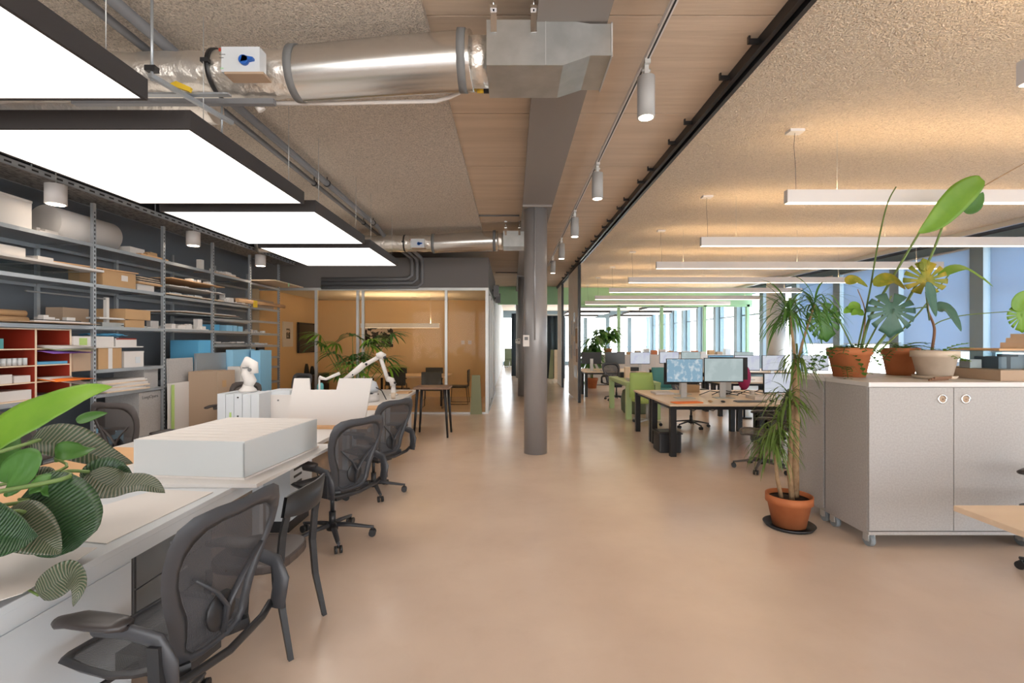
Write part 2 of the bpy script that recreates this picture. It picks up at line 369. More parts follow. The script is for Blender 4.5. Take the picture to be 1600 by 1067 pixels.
# steel beam over the columns
struct('trim_3', MB().box(.15, .574, -6.2, 28, 3.518, 3.55).box(.20, .52, -6.2, 28, 3.55, HC), M['beam'])
def column(Y, lab, extra=True):
    t = thing('steel_column', lab, 'column', (.34, Y, 0))
    MB().tube([(0,0,0),(0,0,3.49)], .166, 40).build('shaft', M['steel'], t)
    MB().box(-.19,.22,-.19,.19,3.49,3.518).build('cap_plate', M['beam'], t)
    if extra:
        e = MB().box(-.185,-.095,-.168,-.135,1.53,1.69).build('thermostat', M['whitep'], t, 'white wall thermostat')
        B(-.165,-.115,-.174,-.168,1.62,1.665).build('display', M['band'], e)
        MB().cyl((-.02,-.168,1.62),(-.02,-.168,3.49),.012).build('conduit', M['steel'], t)
    return t
column(6.97, 'nearest round grey steel column, standing between walkway and desks')
column(14.28, 'grey steel column second from the camera beside the glass room')
column(21.4, 'farthest visible grey steel column at end of walkway')
# facade
fy = [9.5+2.05*k for k in range(-7, 12)]
struct('wall_right', MB().box(9.2, 9.5, -6.2, 33.2, 0, .55).box(9.2, 9.5, -6.2, 33.2, 3.5, HC), M['mullion'])
for k, yy in enumerate(fy):
    n = k+1
    struct('trim_%d' % (10+k), MB().box(9.12, 9.5, yy-.14, yy+.14, .55, 3.5), M['mullion'])
    if k+1 < len(fy):
        y1 = fy[k+1]
        o = struct('window_%d' % n, MB().box(9.30,9.36,yy+.14,y1-.14,.55,.62).box(9.30,9.36,yy+.14,y1-.14,3.43,3.5).box(9.30,9.36,yy+.14,yy+.20,.62,3.43).box(9.30,9.36,y1-.20,y1-.14,.62,3.43).box(9.31,9.35,yy+.14,y1-.14,2.62,2.67), M['mullion'])
        B(9.325,9.335,yy+.2,y1-.2,.62,3.43).build('window_pane', M['glass_w'], o)
# roller blinds on the near windows
for k, lab in ((3,'behind the camera side'),(4,'nearest the camera'),(5,'behind the long bar lamp ends'),(6,'right of the tall display case'),(7,'above the glass display case'),(8,'behind the monstera leaves'),(9,'farthest along, left of the monstera')):
    yy = fy[k]; y1 = fy[k+1]
    zb = 1.42 if k < 8 else 1.55
    t = thing('roller_blind', 'blue grey roller blind drawn down over window '+lab, 'blind', (9.17, (yy+y1)/2, 0), 0)
    hw = (y1-yy)/2
    MB().box(-.003,.003,-hw+.15,hw-.24,zb,3.47).build('cloth', M['blind'], t)
    MB().cyl((0,-hw+.15,3.47),(0,hw-.15,3.47),.028).build('roller', M['alu'], t)
    B(-.012,.012,-hw+.15,hw-.24,zb-.025,zb).build('bottom_bar', M['alu'], t)
# round facade column
t = thing('concrete_column', 'pale round column standing in front of the windows', 'column', (8.35, 15.3, 0)); MB().cyl((0,0,0),(0,0,HC),.27,n=32).build('shaft', M['colw'], t)
# far end wall with big windows
fw = MB().box(-5.75, 9.5, 33.0, 33.2, 3.2, HC).box(-5.75, 9.5, 33.0, 33.2, 0, .25)
for x in (-5.75, -1.4, 1.9, 3.4, 4.9, 6.4, 7.9, 9.2): fw.box(x, x+.25, 33.0, 33.2, .25, 3.2)
struct('wall_far', fw, M['mullion'])
o = struct('window_40', MB().box(-5.75, 9.5, 33.06, 33.10, 1.2, 1.26), M['mullion']); B(-5.75,9.5,33.09,33.11,.25,3.2).build('window_pane', M['glass_w'], o)
# green partition
struct('wall_partition', MB().box(-.55, 9.2, 18.5, 18.7, 3.02, HC), M['green'])
for k in range(6):
    x = 2.45+1.64*k*.99
    if x > 9: break
    pass
gp = MB()
for x in (2.40, 4.10, 5.75, 7.40, 9.05): gp.box(x-.05, x+.05, 18.52, 18.66, 0, 3.02)
gp.box(2.40, 9.2, 18.52, 18.66, 2.93, 3.019).box(2.40, 9.2, 18.52, 18.66, 0, .06)
o = struct('trim_4', gp, M['green'])
B(2.45,9.2,18.585,18.595,.06,2.93).build('glass_pane', M['glass'], o)
# partition rail and sliding pinboard panels
struct('trim_5', MB().box(1.70,1.735,-6.2,19,3.62,HC).box(1.755,1.79,-6.2,19,3.60,HC).box(1.735,1.755,-6.2,19,3.66,HC), M['blackm'])
clip = MB().box(-.075,0,-.012,.012,-.03,.0).box(-.075,-.063,-.012,.012,-.03,.02)
c0 = clip.build('rail_clip', M['blackm']); tag(c0, 'nearest small black hook clipped to the ceiling rail', 'clip', 'hooks along the black ceiling rail'); c0.location = (1.70, 2.55, 3.68)
for k in range(1, 22): dup(c0, loc=(1.70, 2.55+.62*k+(.16 if k % 2 else 0), 3.68), label=ORD[k]+' small black hook from the camera along the ceiling rail')
t = thing('sliding_pinboard', 'tall pale pinboard panel pinned with papers beside black post', 'partition', (1.76, 12.6, 0))
B(-.035,.035,0,.09,0,3.6).build('post', M['blackm'], t)
B(-.025,.025,.09,1.15,.02,3.6).build('board', M['pinboard'], t); B(-.025,.025,1.17,2.25,.02,3.6).build('board', M['pinboard'], t)
papers = [(.15,.55,2.0,2.25,'whitep'),(.2,.6,1.55,1.95,'kraft'),(.65,1.05,1.75,2.1,'whitep'),(.2,.5,1.05,1.4,'kraftd'),(.6,1.0,1.2,1.6,'whitep'),(.3,.9,.62,.95,'coolwhite'),(1.25,1.6,1.8,2.2,'whitep'),(1.3,1.7,1.1,1.5,'whitep'),(1.75,2.1,1.4,1.8,'whitep'),(.7,1.0,2.15,2.4,'coolwhite')]
for a, b, c, d, m in papers:
    p = B(-.03,-.0255,a,b,c,d).build('pinned_sheet', M[m], t)
t2 = thing('sliding_pinboard', 'second pale pinboard panel farther along, past the gap', 'partition', (1.76, 16.8, 0))
B(-.035,.035,0,.09,0,3.6).build('post', M['blackm'], t2); B(-.025,.025,.09,1.6,.02,3.6).build('board', M['pinboard'], t2)
# curtain beyond
def curtain(x0, x1, Y, z1, name, lab):
    rows = []
    n = int((x1-x0)/.05)
    for z in (.0, z1): rows.append([V(x0+(x1-x0)*i/n, Y+.05*math.sin(i*1.4)+.02*math.sin(i*.7), z) for i in range(n+1)])
    o = MB().grid(rows).build(name, M['curtain'], thick=.01); tag(o, lab, 'curtain'); return o
curtain(1.30, 2.30, 21.0, 2.75, 'curtain', 'dark slate curtain hanging full height behind the leaning boards')
curtain(-.02, .25, 22.4, 2.9, 'curtain', 'narrow grey curtain beside the bright end window')
o = MB().box(1.35,2.3,20.9,21.1,2.72,2.78).build('curtain_rail', M['alu']); tag(o, 'ceiling curtain rail above the dark slate curtain', 'rail')
MB().cyl((1.4,21,2.78),(1.4,21,HC),.01).build('hanger', M['alu'], o); MB().cyl((2.2,21,2.78),(2.2,21,HC),.01).build('hanger', M['alu'], o)
for i, (x, w_, m, lab) in enumerate(((1.56,.22,'olivep','olive leaning board in front of dark curtain'),(1.80,.14,'wood','narrow cream board leaning on dark curtain'))):
    mb = MB(); mb.prism([(x,0),(x+w_,0),(x+w_,1.25),(x+w_*.45 if i == 0 else x,1.25)], .03, axis='Y', at=20.7-.1*i)
    o = mb.build('leaning_board', M[m]); tag(o, lab, 'board')

# ------------------------------------------------------------------ meeting room (glass box)
struct('wall_meeting_left', B(-5.75, -5.60, 10.70, 14.0, 0, 2.79), M['tan'])
struct('wall_meeting_back', B(-5.60, -.55, 14.0, 14.15, 0, 2.79), M['tan'])
struct('ceiling_meeting', B(-5.75, -.52, 10.78, 14.15, 2.79, 2.86), M['sky_wall'])
struct('wall_bulkhead', MB().box(-5.75, -.52, 10.70, 10.80, 2.79, 3.454).box(-.62,-.52,10.80,15.0,2.79,3.454).box(-5.75,-.62,10.8,15,3.40,3.454), M['bulk'])
fr = MB().box(-5.60,-.52,10.70,10.76,2.73,2.789).box(-5.60,-.52,10.70,10.76,0,.035)
for x in (-4.34, -3.42, -3.30, -1.46, -.56):
    fr.box(x-.028, x+.028, 10.70, 10.76, .035, 2.73)
o = struct('window_50', fr, M['alu'])
for a, b in ((-5.60,-4.37),(-4.31,-3.45),(-3.27,-1.49),(-1.43,-.59)): B(a,b,10.725,10.735,.035,2.73).build('glass_pane', M['glass_t'], o)
# glazed side of the meeting room along the walkway
sd = MB().box(-.58,-.52,10.76,15,0,.06).box(-.58,-.52,10.76,15,2.73,2.789)
for yy in (10.80, 12.0, 13.2, 13.3, 14.4, 14.95): sd.box(-.58,-.52,yy-.03,yy+.03,.06,2.73)
o = struct('window_51', sd, M['alu']); B(-.555,-.545,10.8,13.2,.06,2.73).build('glass_pane', M['glass'], o)
B(-.565,-.535,13.33,15,.06,2.73).build('solid_panel', M['sky_wall'], o)
struct('wall_corridor', B(-.75,-.6,15,33,0,HC), M['sky_wall'])
# furnishing
t = thing('framed_print', 'small white framed print on tan wall left of the television', 'picture', (-5.6, 12.05, 1.47))
B(0,.025,-.27,.27,-.0,.62).build('frame', M['whitep'], t); B(.025,.027,-.10,.1,.2,.45).build('print', M['photo'], t)
t = thing('television', 'black wall television behind the palm fronds', 'television', (-5.598, 13.1, 1.30))
B(.02,.07,-.55,.55,0,.8).build('case', M['black'], t); B(.07,.072,-.52,.52,.03,.77).build('screen', mat('off_screen', (.02,.025,.03), .08), t); B(0,.02,-.1,.1,.3,.5).build('bracket', M['blackm'], t)
t = thing('low_cabinet', 'low black cabinet under the television', 'cabinet', (-5.35, 13.0, 0))
B(-.2,.2,-.6,.6,0,.72).build('body', M['black'], t); B(.2,.21,-.59,-.005,.03,.7).build('door', M['blackm'], t); B(.2,.21,.005,.59,.03,.7).build('door', M['blackm'], t)
for yy, h, lab in ((12.6,.30,'black bottle like speaker left on low cabinet'),(12.95,.22,'shorter black speaker on low cabinet')):
    o = MB().lathe([(.06,0),(.07,.02),(.05,h*.7),(.03,h)], (-5.35,yy,.72), 14).build('desk_speaker', M['black']); tag(o, lab, 'speaker')
o = MB().box(-4.25,-3.44,13.965,13.998,1.44,2.02).build('wall_print', M['photo']); tag(o, 'wide black and white city print on the tan back wall', 'picture')
for x in (-1.42,-1.22):
    o = B(x-.05,x+.05,13.985,13.998,1.52,1.63).build('light_switch', M['whitep']); tag(o, ('left' if x < -1.3 else 'right')+' one of two white switch plates on tan wall', 'switch')
t = thing('bar_lamp', 'short white bar lamp hanging in the glass meeting room', 'lamp', (-2.85,12.3,2.0))
B(-1.0,1.0,-.03,.03,-.05,.05).build('housing', M['barbody'], t); B(-.99,.99,-.025,.025,-.056,-.05).build('diffuser', emat('meeting_lamp_down', (1,.8,.58), .9), t); MB().box(-1,1,-.03,-.027,.05,.062).box(-1,1,.027,.03,.05,.062).build('lip', M['barbody'], t); B(-.99,.99,-.02,.02,.05,.053).build('uplight', emat('meeting_up', (1,.72,.42), 55), t)
MB().cyl((-.9,0,.05),(-.9,0,.79),.003,n=6).cyl((.78,0,.05),(.78,0,.79),.003,n=6).build('cable', M['alu'], t)
t = thing('downlight', 'round recessed downlight in the meeting room ceiling', 'lamp', (-2.6,12.9,2.775)); MB().cyl((0,0,0),(0,0,.014),.09).build('ring', M['barbody'], t)
t = thing('meeting_table', 'light wood meeting table inside the glass room', 'table', (-2.6,12.4,0))
B(-1.0,1.0,-.55,.55,.71,.745).build('tabletop', M['wood'], t)
for sx in (-1,1):
    for sy in (-1,1): MB().bar((sx*.85,sy*.42,0),(sx*.85,sy*.42,.71),.05).build('leg', M['blackm'], t)
def shell_chair(lab, loc, rz, first=[None]):
    if first[0] is None:
        t = thing('meeting_chair', lab, 'chair', loc, rz, 'black meeting chairs')
        MB().box(-.24,.24,-.22,.22,.43,.47).build('seat', M['black'], t, bevel=.015)
        MB().box(-.24,.24,-.25,-.22,.56,.88).build('backrest', M['black'], t, bevel=.012)
        MB().bar((-.15,-.23,.44),(-.15,-.235,.6),.02).bar((.15,-.23,.44),(.15,-.235,.6),.02).build('back_support', M['blackm'], t)
        for sx in (-1,1):
            MB().tube([(sx*.24,.22,.44),(sx*.25,.24,.02),(sx*.25,-.24,.02),(sx*.24,-.2,.44)], .011, 6).build('sled_leg', M['blackm'], t)
        first[0] = t; return t
    return dup(first[0], loc=loc, rz=rz, label=lab)
shell_chair('black meeting chair at near side of wood table, right one', (-1.9,11.65,0), 0)
shell_chair('black meeting chair at near side of wood table, left one', (-2.75,11.65,0), 0)
shell_chair('black meeting chair at far side of wood table, right one', (-2.15,13.15,0), PI)
shell_chair('black meeting chair at far side of wood table, left one', (-3.15,13.15,0), PI)
shell_chair('black meeting chair at right end of wood table', (-1.35,12.4,0), PI/2)
o = MB().prism([(-.92,0),(-.66,0),(-.70,.86),(-.88,.86)], .04, axis='Y', at=10.62).build('olive_board', M['olivep']); tag(o, 'tapered olive green board standing against the meeting room glass', 'board')
# small speakers on corridor corner
for i, (yy, z) in enumerate(((12.9,3.05),(14.6,3.0))):
    t = thing('wall_speaker', ('nearer' if i == 0 else 'farther')+' small grey box speaker high on walkway side of glass room', 'speaker', (-.52,yy,z-.12)); B(.03,.17,-.1,.1,-.12,.16).build('case', M['pipe'], t); B(0,.03,-.03,.03,0,.06).build('bracket', M['blackm'], t)

# ------------------------------------------------------------------ ventilation ducts
def duct_set(Yo, which):
    t = thing('ventilation_duct', 'foil and spiral duct with sheet metal outlet box, '+which, 'duct', (0, Yo, 0))
    bx = MB()
    sec = [(-.153,0,.39,3.257,3.53),(.306,0,.39,3.257,3.53),(.47,0,.40,3.315,3.505),(.60,0,.40,3.315,3.505)]
    rows = [[V(x,a,c),V(x,b,c),V(x,b,d),V(x,a,d)] for x,a,b,c,d in sec]
    bx.grid(rows, False, True); bx.add(rows[0], [(0,1,2,3)]); 
    bx.build('outlet_box', M['galv'], t)
    MB().box(.595,.603,-.006,.0,3.31,3.51).box(.595,.603,.40,.406,3.31,3.51).box(.595,.603,-.006,.406,3.305,3.315).box(.595,.603,-.006,.406,3.505,3.512).box(.20,.204,-.004,.0,3.257,3.53).build('seam', M['alu'], t)
    for x in (-.11, .13):
        b = MB().box(x-.018,x+.018,-.01,-.003,3.45,3.58).box(x-.02,x+.02,-.03,.0,3.58,3.6).cyl((x,-.015,3.58),(x,-.015,3.70),.006,n=8).cyl((x,-.015,3.685),(x,-.015,3.70),.025,n=12)
        b.build('hanger', M['chrome'], t)
    # collar, spiral pipe, foil pipe
    c = MB(); c.tube([(-.153,.2,3.39),(-.27,.2,3.39)], .15, 28).build('foil_collar', M['foil'], t)
    pts = []; rs = []
    n = 150
    for i in range(n+1):
        u = i/n; x = -.25-1.17*u; z = 3.395-.03*math.sin(u*PI/2)+.01*math.sin(u*PI); yv = .20+.10*u
        pts.append((x, yv, z)); rs.append((.178-.012*u)*(1+.008*(1 if i % 2 else -1)))
    MB().tube(pts, rs, 32).build('spiral_pipe', M['spiral'], t)
    for xb, yb, zb_, rb in ((-.29,.2,3.395,.185),(-1.39,.30,3.37,.174)):
        MB().tube([(xb,yb,zb_),(xb-.05,yb,zb_)], rb, 32).build('clamp_band', M['band'], t)
    pts = [(-1.4-.06*i,.30+.002*i,3.37+.003*math.sin(i*1.7)) for i in range(55)]
    MB().tube(pts, [.146+.003*math.sin(i*2.3)+.002*math.sin(i*5.1) for i in range(55)], 32).build('foil_pipe', M['foil'], t)
    MB().tube([(-1.92,.305,3.37),(-1.945,.305,3.37)], .153, 32).box(-1.96,-1.91,.135,.165,3.36,3.385).build('cable_tie', M['black'], t)
    a = B(-1.78,-1.545,.06,.14,3.25,3.405).build('actuator_box', M['coolwhite'], t, 'white actuator box with blue turning knob')
    k = MB(); k.cyl((-1.635,.06,3.315),(-1.635,.035,3.315),.028,n=14); k.prism([(-1.65,3.30),(-1.575,3.315),(-1.575,3.328),(-1.64,3.34)], .025, axis='Y', at=.035)
    k.build('knob', M['gkey'], a); B(-1.785,-1.765,.058,.06,3.268,3.275).build('mark', M['green'], a); B(-1.795,-1.78,.058,.06,3.375,3.395).build('mark', M['red'], a)
    MB().box(-1.79,-1.755,.058,.06,3.355,3.359).box(-1.79,-1.765,.058,.06,3.335,3.339).build('print_line', M['band'], a)
    B(-1.76,-1.52,.055,.16,3.235,3.249).build('actuator_bracket', M['kraftd'], t)
    return t
duct_set(2.90, 'nearest the camera')
duct_set(8.43, 'farther one near the meeting room')
# hose under near duct
pts = [(-1.65,3.3,3.225),(-1.2,3.3,3.225),(-.75,3.3,3.235),(-.52,3.3,3.24),(-.42,3.28,3.258),(-.33,3.25,3.285),(-.235,3.25,3.29)]
t = thing('hose', 'thin white hose running under the near duct to a yellow connector', 'hose', (0,0,0))
MB().tube(pts, .014, 10).build('hose_pipe', M['whitep'], t)
MB().cyl((-.235,3.25,3.29),(-.19,3.25,3.29),.02,n=12).build('connector', M['yellow'], t, 'yellow connector'); MB().cyl((-.19,3.25,3.29),(-.155,3.25,3.29),.022,n=12).build('coupling', M['black'], t)
# hanger frame of strut below duct at left
t = thing('strut_hanger', 'galvanised strut hanger holding the near foil duct', 'hanger', (0,0,0))
MB().cyl((-2.07,2.78,3.10),(-2.07,2.78,3.645),.008,n=8).build('rod', M['rack'], t)
MB().cyl((-1.95,3.25,3.0),(-1.95,3.25,3.2),.006,n=8).build('rod', M['rack'], t)
MB().bar((-2.06,2.75,3.115),(-1.92,3.32,3.10),.025,.025).build('strut', M['rack'], t)
B(-2.9,-1.57,3.18,3.22,3.165,3.20).build('strut', M['pipe'], t); B(-3.2,-1.75,2.98,3.02,3.125,3.137).build('flat_rail', M['rack'], t)
MB().box(-2.10,-2.04,2.76,2.80,3.15,3.18).build('nut', M['black'], t)
MB().prism([(-2.10,3.17),(-1.97,3.125),(-1.96,3.15),(-2.05,3.19)], .02, axis='Y', at=2.95).build('label_tag', M['yellow'], t, 'yellow tag')
MB().cyl((-1.72,3.25,3.21),(-1.69,3.27,3.16),.028,n=12).build('cap', M['whitep'], t)
pts = [(-4.68+.06*i,3.8,3.45+.003*math.sin(i*1.3)) for i in range(40)]
o = MB().tube(pts, [.135+.003*math.sin(i*2.1) for i in range(40)], 28).build('foil_duct', M['foil']); tag(o, 'second foil wrapped duct seen between the two nearest light panels', 'duct')
# pipes along the ceiling
for X_, r_, lab in ((-2.30,.036,'thicker grey pipe running along the ceiling beside the light panels'),(-2.46,.027,'thinner grey pipe running along the ceiling beside the light panels')):
    t = thing('ceiling_pipe', lab, 'pipe', (X_,0,0))
    MB().tube([(0,-3,3.565),(0,8.3,3.565),(0,8.6,3.50),(0,9.2,3.5)] if X_ > -2.4 else [(0,-3,3.565),(0,9.2,3.565)], r_, 14).build('pipe_run', M['pipe'], t)
    for yy in (1.0,3.45,6.0,8.0): MB().tube([(0,yy,3.565),(0,yy+.03,3.565)], r_+.008, 14).cyl((0,yy+.015,3.57),(0,yy+.015,3.645),.006,n=8).build('clamp', M['black'], t)
for i in range(3):
    X_ = -2.20+.11*i
    o = MB().tube([(X_,9.0,3.42),(X_,10.5,3.42),(X_,10.6,3.38),(X_,10.655,3.3),(X_,10.655,3.06-.09*i),(X_-.1,10.655,2.98-.09*i),(-4.2,10.655,2.97-.09*i)], .04, 12).build('drop_pipe', M['pipe'])
    tag(o, ('leftmost','middle','rightmost')[i]+' of three dark pipes bending down by the bulkhead', 'pipe')
# conduit on the concrete and sprinkler branches
for yy, x0, x1, lab in ((8.0,-.9,.12,'thin conduit crossing the concrete ceiling before the farther duct'),(14.6,-.5,.9,'thin conduit crossing the concrete ceiling far along the walkway')):
    o = MB().cyl((x0,yy,3.68),(x1,yy,3.68),.014,n=8).build('ceiling_conduit', M['pipe']); tag(o, lab, 'conduit')
# cable tray over shelving
t = thing('cable_tray', 'galvanised perforated cable tray running above the shelving', 'cable tray', (-4.97,3.5,3.27))
B(-.24,.22,-6.5,7.1,0,.006).build('tray_bed', mat('perforated_tray', (.42,.40,.38), .45, .6, var=(38,(.16,.15,.145),.42,.5), stretch=(1,.35,1)), t)
B(.22,.226,-6.5,7.1,-.004,.06).build('tray_side', M['rack'], t); B(-.246,-.24,-6.5,7.1,-.004,.06).build('tray_side', M['rack'], t)
B(.2262,.228,-4.5,7.1,.018,.036).build('slot_strip', M['slotY'], t)
for i in range(6): MB().cyl((.1,-2+1.7*i,.006),(.1,-2+1.7*i,.37),.006,n=8).build('rod', M['rack'], t)
# ------------------------------------------------------------------ lamps
def cable(mb, x, y, z0, z1, r=.0025): return mb.cyl((x,y,z0),(x,y,z1), r, n=6)
labs = ['square light panel nearest the camera, cut by the top left corner','second square light panel from the camera, over the white model','third square light panel from the camera','farthest square light panel, near the meeting room bulkhead']
first = None
for k in range(4):
    yy = (.95, 2.84, 4.65, 6.45)[k]
    if first is None:
        t = thing('ceiling_light', labs[0], 'lamp', (-2.64, yy, 2.85), 0, 'square light panels over the left desks')
        fm = MB()
        for a in ((-.75,.75,0,.02),(-.75,.75,1.54,1.56),(-.75,-.73,.02,1.54),(.73,.75,.02,1.54)): fm.box(*a, 0, .11)
        fm.box(-.73,.73,.02,1.54,.10,.11)
        fm.build('frame', M['panel_frame'], t); B(-.73,.73,.02,1.54,.004,.012).build('diffuser', M['diffuser'], t); B(-.6,.6,.15,1.41,.11,.114).build('upper_glow', M['up_fill'], t)  # glowing sheet on the panel top is added, only to lift the ceiling
        for sx in (-.7,.7):
            for sy in (.2,1.36): cable(MB(), sx, sy, .11, .79).build('cable', M['alu'], t)
        first = t
    else: dup(first, loc=(-2.64, yy, 2.85), label=labs[k])
t0 = None
ys = (2.52, 4.70, 6.82, 8.92, 11.05, 13.25, 15.5, 17.6)
nm = ('nearest white bar lamp, only its end showing at the right edge','second white bar lamp from the camera, crossing behind the tall leaf','third white bar lamp from the camera','fourth white bar lamp from the camera','fifth white bar lamp, ending left of the blinds','sixth white bar lamp from the camera','seventh white bar lamp, far over the rear desks','farthest white bar lamp in front of the green partition')
for k, yy in enumerate(ys):
    if t0 is None:
        t = thing('bar_lamp', nm[0], 'lamp', (2.66, yy, 3.0), 0, 'long white bar lamps over the right desks')
        MB().box(0,5.28,-.032,.032,-.055,.055).box(0,5.28,-.032,-.029,.055,.068).box(0,5.28,.029,.032,.055,.068).box(0,.004,-.029,.029,.055,.068).box(5.276,5.28,-.029,.029,.055,.068).build('housing', M['barbody'], t)
        B(.01,5.27,-.027,.027,-.061,-.0555).build('lower_diffuser', M['bardn'], t); B(.02,5.26,-.024,.024,.0555,.060).build('upper_glow', M['barup'], t)
        MB().box(.02,.16,-.05,.05,.625,.65).build('canopy', M['barbody'], t)
        MB().tube([(.1,0,.06),(.095,0,.3),(.08,0,.5),(.09,0,.63)], .002, 6).build('power_cord', M['black'], t)
        for x in (.5,2.6,4.8): cable(MB(), x, 0, .06, .65, .0015).build('cable', M['alu'], t)
        t0 = t
    else: dup(t0, loc=(2.66, yy, 3.0), label=nm[k])
# ceiling track and spots
t = thing('lighting_track', 'thin grey lighting track on the concrete ceiling', 'track', (.97,0,3.62)); MB().box(-.018,.018,-3,13,0,.035).build('rail', M['barbody'], t); B(-.006,.006,-3,13,-.002,.001).build('slot', M['black'], t)
for yy in (1,3.2,5.2,7.4,9.6,11.8): MB().cyl((0,yy,.035),(0,yy,.08),.006,n=8).build('rod', M['alu'], t)
s0 = None
sl_ = ('nearest white cylinder spotlight on the track','second white cylinder spotlight on the track','third cylinder spotlight along the track','fourth cylinder spotlight along the track','farthest cylinder spotlight on the track, beside column')
def spotlamp(loc, power, col=(1,.80,.6), size=1.9):
    ld = bpy.data.lights.new('spot_bulb', 'SPOT'); ld.energy = power; ld.color = col; ld.spot_size = size; ld.spot_blend = .6; ld.shadow_soft_size = .05
    o = bpy.data.objects.new('spot_bulb', ld); COL.objects.link(o); o.location = loc; return o
for k in range(5):
    loc = (.97, 3.5+1.99*k, 3.22)
    if s0 is None:
        t = thing('spotlight', sl_[0], 'lamp', loc, 0, 'cylinder spotlights on the ceiling track')
        MB().lathe([(.055,0),(.0625,.0),(.0625,.29),(.05,.295),(0,.295)], n=32).build('housing', M['spotbody'], t)
        MB().lathe([(0,-.0),(.050,-.0)], (0,0,-.003), 32).build('lens', M['spotglow'], t)
        MB().box(-.015,.015,-.02,.02,.295,.37).cyl((-.03,0,.34),(.03,0,.34),.012,n=10).box(-.02,.02,-.05,.05,.37,.402).build('joint', M['alu'], t)
        s0 = t
    else: t = dup(s0, loc=loc, label=sl_[k])
    spotlamp((loc[0], loc[1], loc[2]-.01), SPOT_W)
d0 = None
for k, (yy, lab) in enumerate(((4.94,'nearest grey cylinder downlight hanging before the shelving'),(7.07,'middle grey cylinder downlight hanging before the shelving'),(8.96,'farthest grey cylinder downlight hanging before the shelving'))):
    if d0 is None:
        t = thing('downlight', lab, 'lamp', (-4.66, yy, 3.0), 0, 'cylinder downlights before the shelving')
        MB().lathe([(.08,0),(.09,0),(.09,.20),(0,.20)], n=28).build('housing', M['barbody'], t); MB().lathe([(0,0),(.074,0)], (0,0,-.003), 28).build('lens', M['spotglow'], t)
        cable(MB(), 0, 0, .2, .70, .006).build('rod', M['alu'], t); d0 = t
    else: dup(d0, loc=(-4.66, yy, 3.0), label=lab)
    spotlamp((-4.66, yy, 2.99), SPOT_W*.6)

# ------------------------------------------------------------------ mesh office chair (local: faces +Y)
def bp(x, z):     # back surface point, z above the seat
    y = -.22-.07*(z/.5)-.05*math.exp(-((z-.48)/.2)**2)+.045*math.exp(-((z-.12)/.12)**2)*0 + .55*x*x*(.6+.6*z)
    return V(x, y, .47+z)
OUT = [(0,.535),(.12,.54),(.205,.532),(.258,.505),(.282,.45),(.284,.37),(.268,.30),(.242,.22),(.212,.14),(.195,.07),(.185,.01),(.15,-.03),(.08,-.045),(0,-.045)]
INN = [(0,.475),(.09,.475),(.15,.463),(.19,.435),(.212,.40),(.218,.35),(.205,.29),(.175,.22),(.142,.15),(.13,.08),(.128,.03),(.10,.0),(.05,-.01),(0,-.01)]
def full(l): return l+[(-x,z) for x,z in reversed(l[1:-1])]
def back_frame():
    mb = MB(); n = len(full(OUT)); r = [[],[],[],[],[]]
    for (a,b),(c,d) in zip(full(OUT), full(INN)):
        m_ = ((a+c)/2,(b+d)/2)
        r[0].append(bp(a,b)); r[1].append(bp(*m_)+V(0,.016,0)); r[2].append(bp(c,d)+V(0,.004,0)); r[3].append(bp(*m_)+V(0,-.016,0)); r[4].append(bp(a,b))
    return mb.grid(r, True, True)
def back_mesh():
    mb = MB(); f_ = full(INN); rows = []
    cx, cz = 0, .25
    for s_ in (1,.75,.5,.25,.02): rows.append([bp(cx+(x-cx)*s_*1.02, cz+(z-cz)*s_*1.02) for x,z in f_])
    return mb.grid(rows, True, True)
def sp_(x, y):   # seat surface
    z = .465-.02*math.exp(-((y+.02)/.12)**2)+.25*x*x
    if y > .14: z -= (y-.14)**2*1.6
    return V(x, y, z)
SO = [(0,.25),(.12,.25),(.20,.235),(.245,.19),(.262,.1),(.262,-.02),(.25,-.12),(.215,-.185),(.12,-.20),(0,-.20)]
def seat_frame():
    r = [[],[],[],[],[]]
    for x,y in full(SO):
        r[0].append(sp_(x,y)); r[1].append(sp_(x*.94,y*.94)+V(0,0,.012)); r[2].append(sp_(x*.86,y*.86)+V(0,0,-.002)); r[3].append(sp_(x*.94,y*.94)+V(0,0,-.018)); r[4].append(sp_(x,y))
    return MB().grid(r, True, True)
def seat_mesh():
    return MB().grid([[sp_(x*s_,y*s_) for x,y in full(SO)] for s_ in (.88,.66,.44,.22,.02)], True, True)
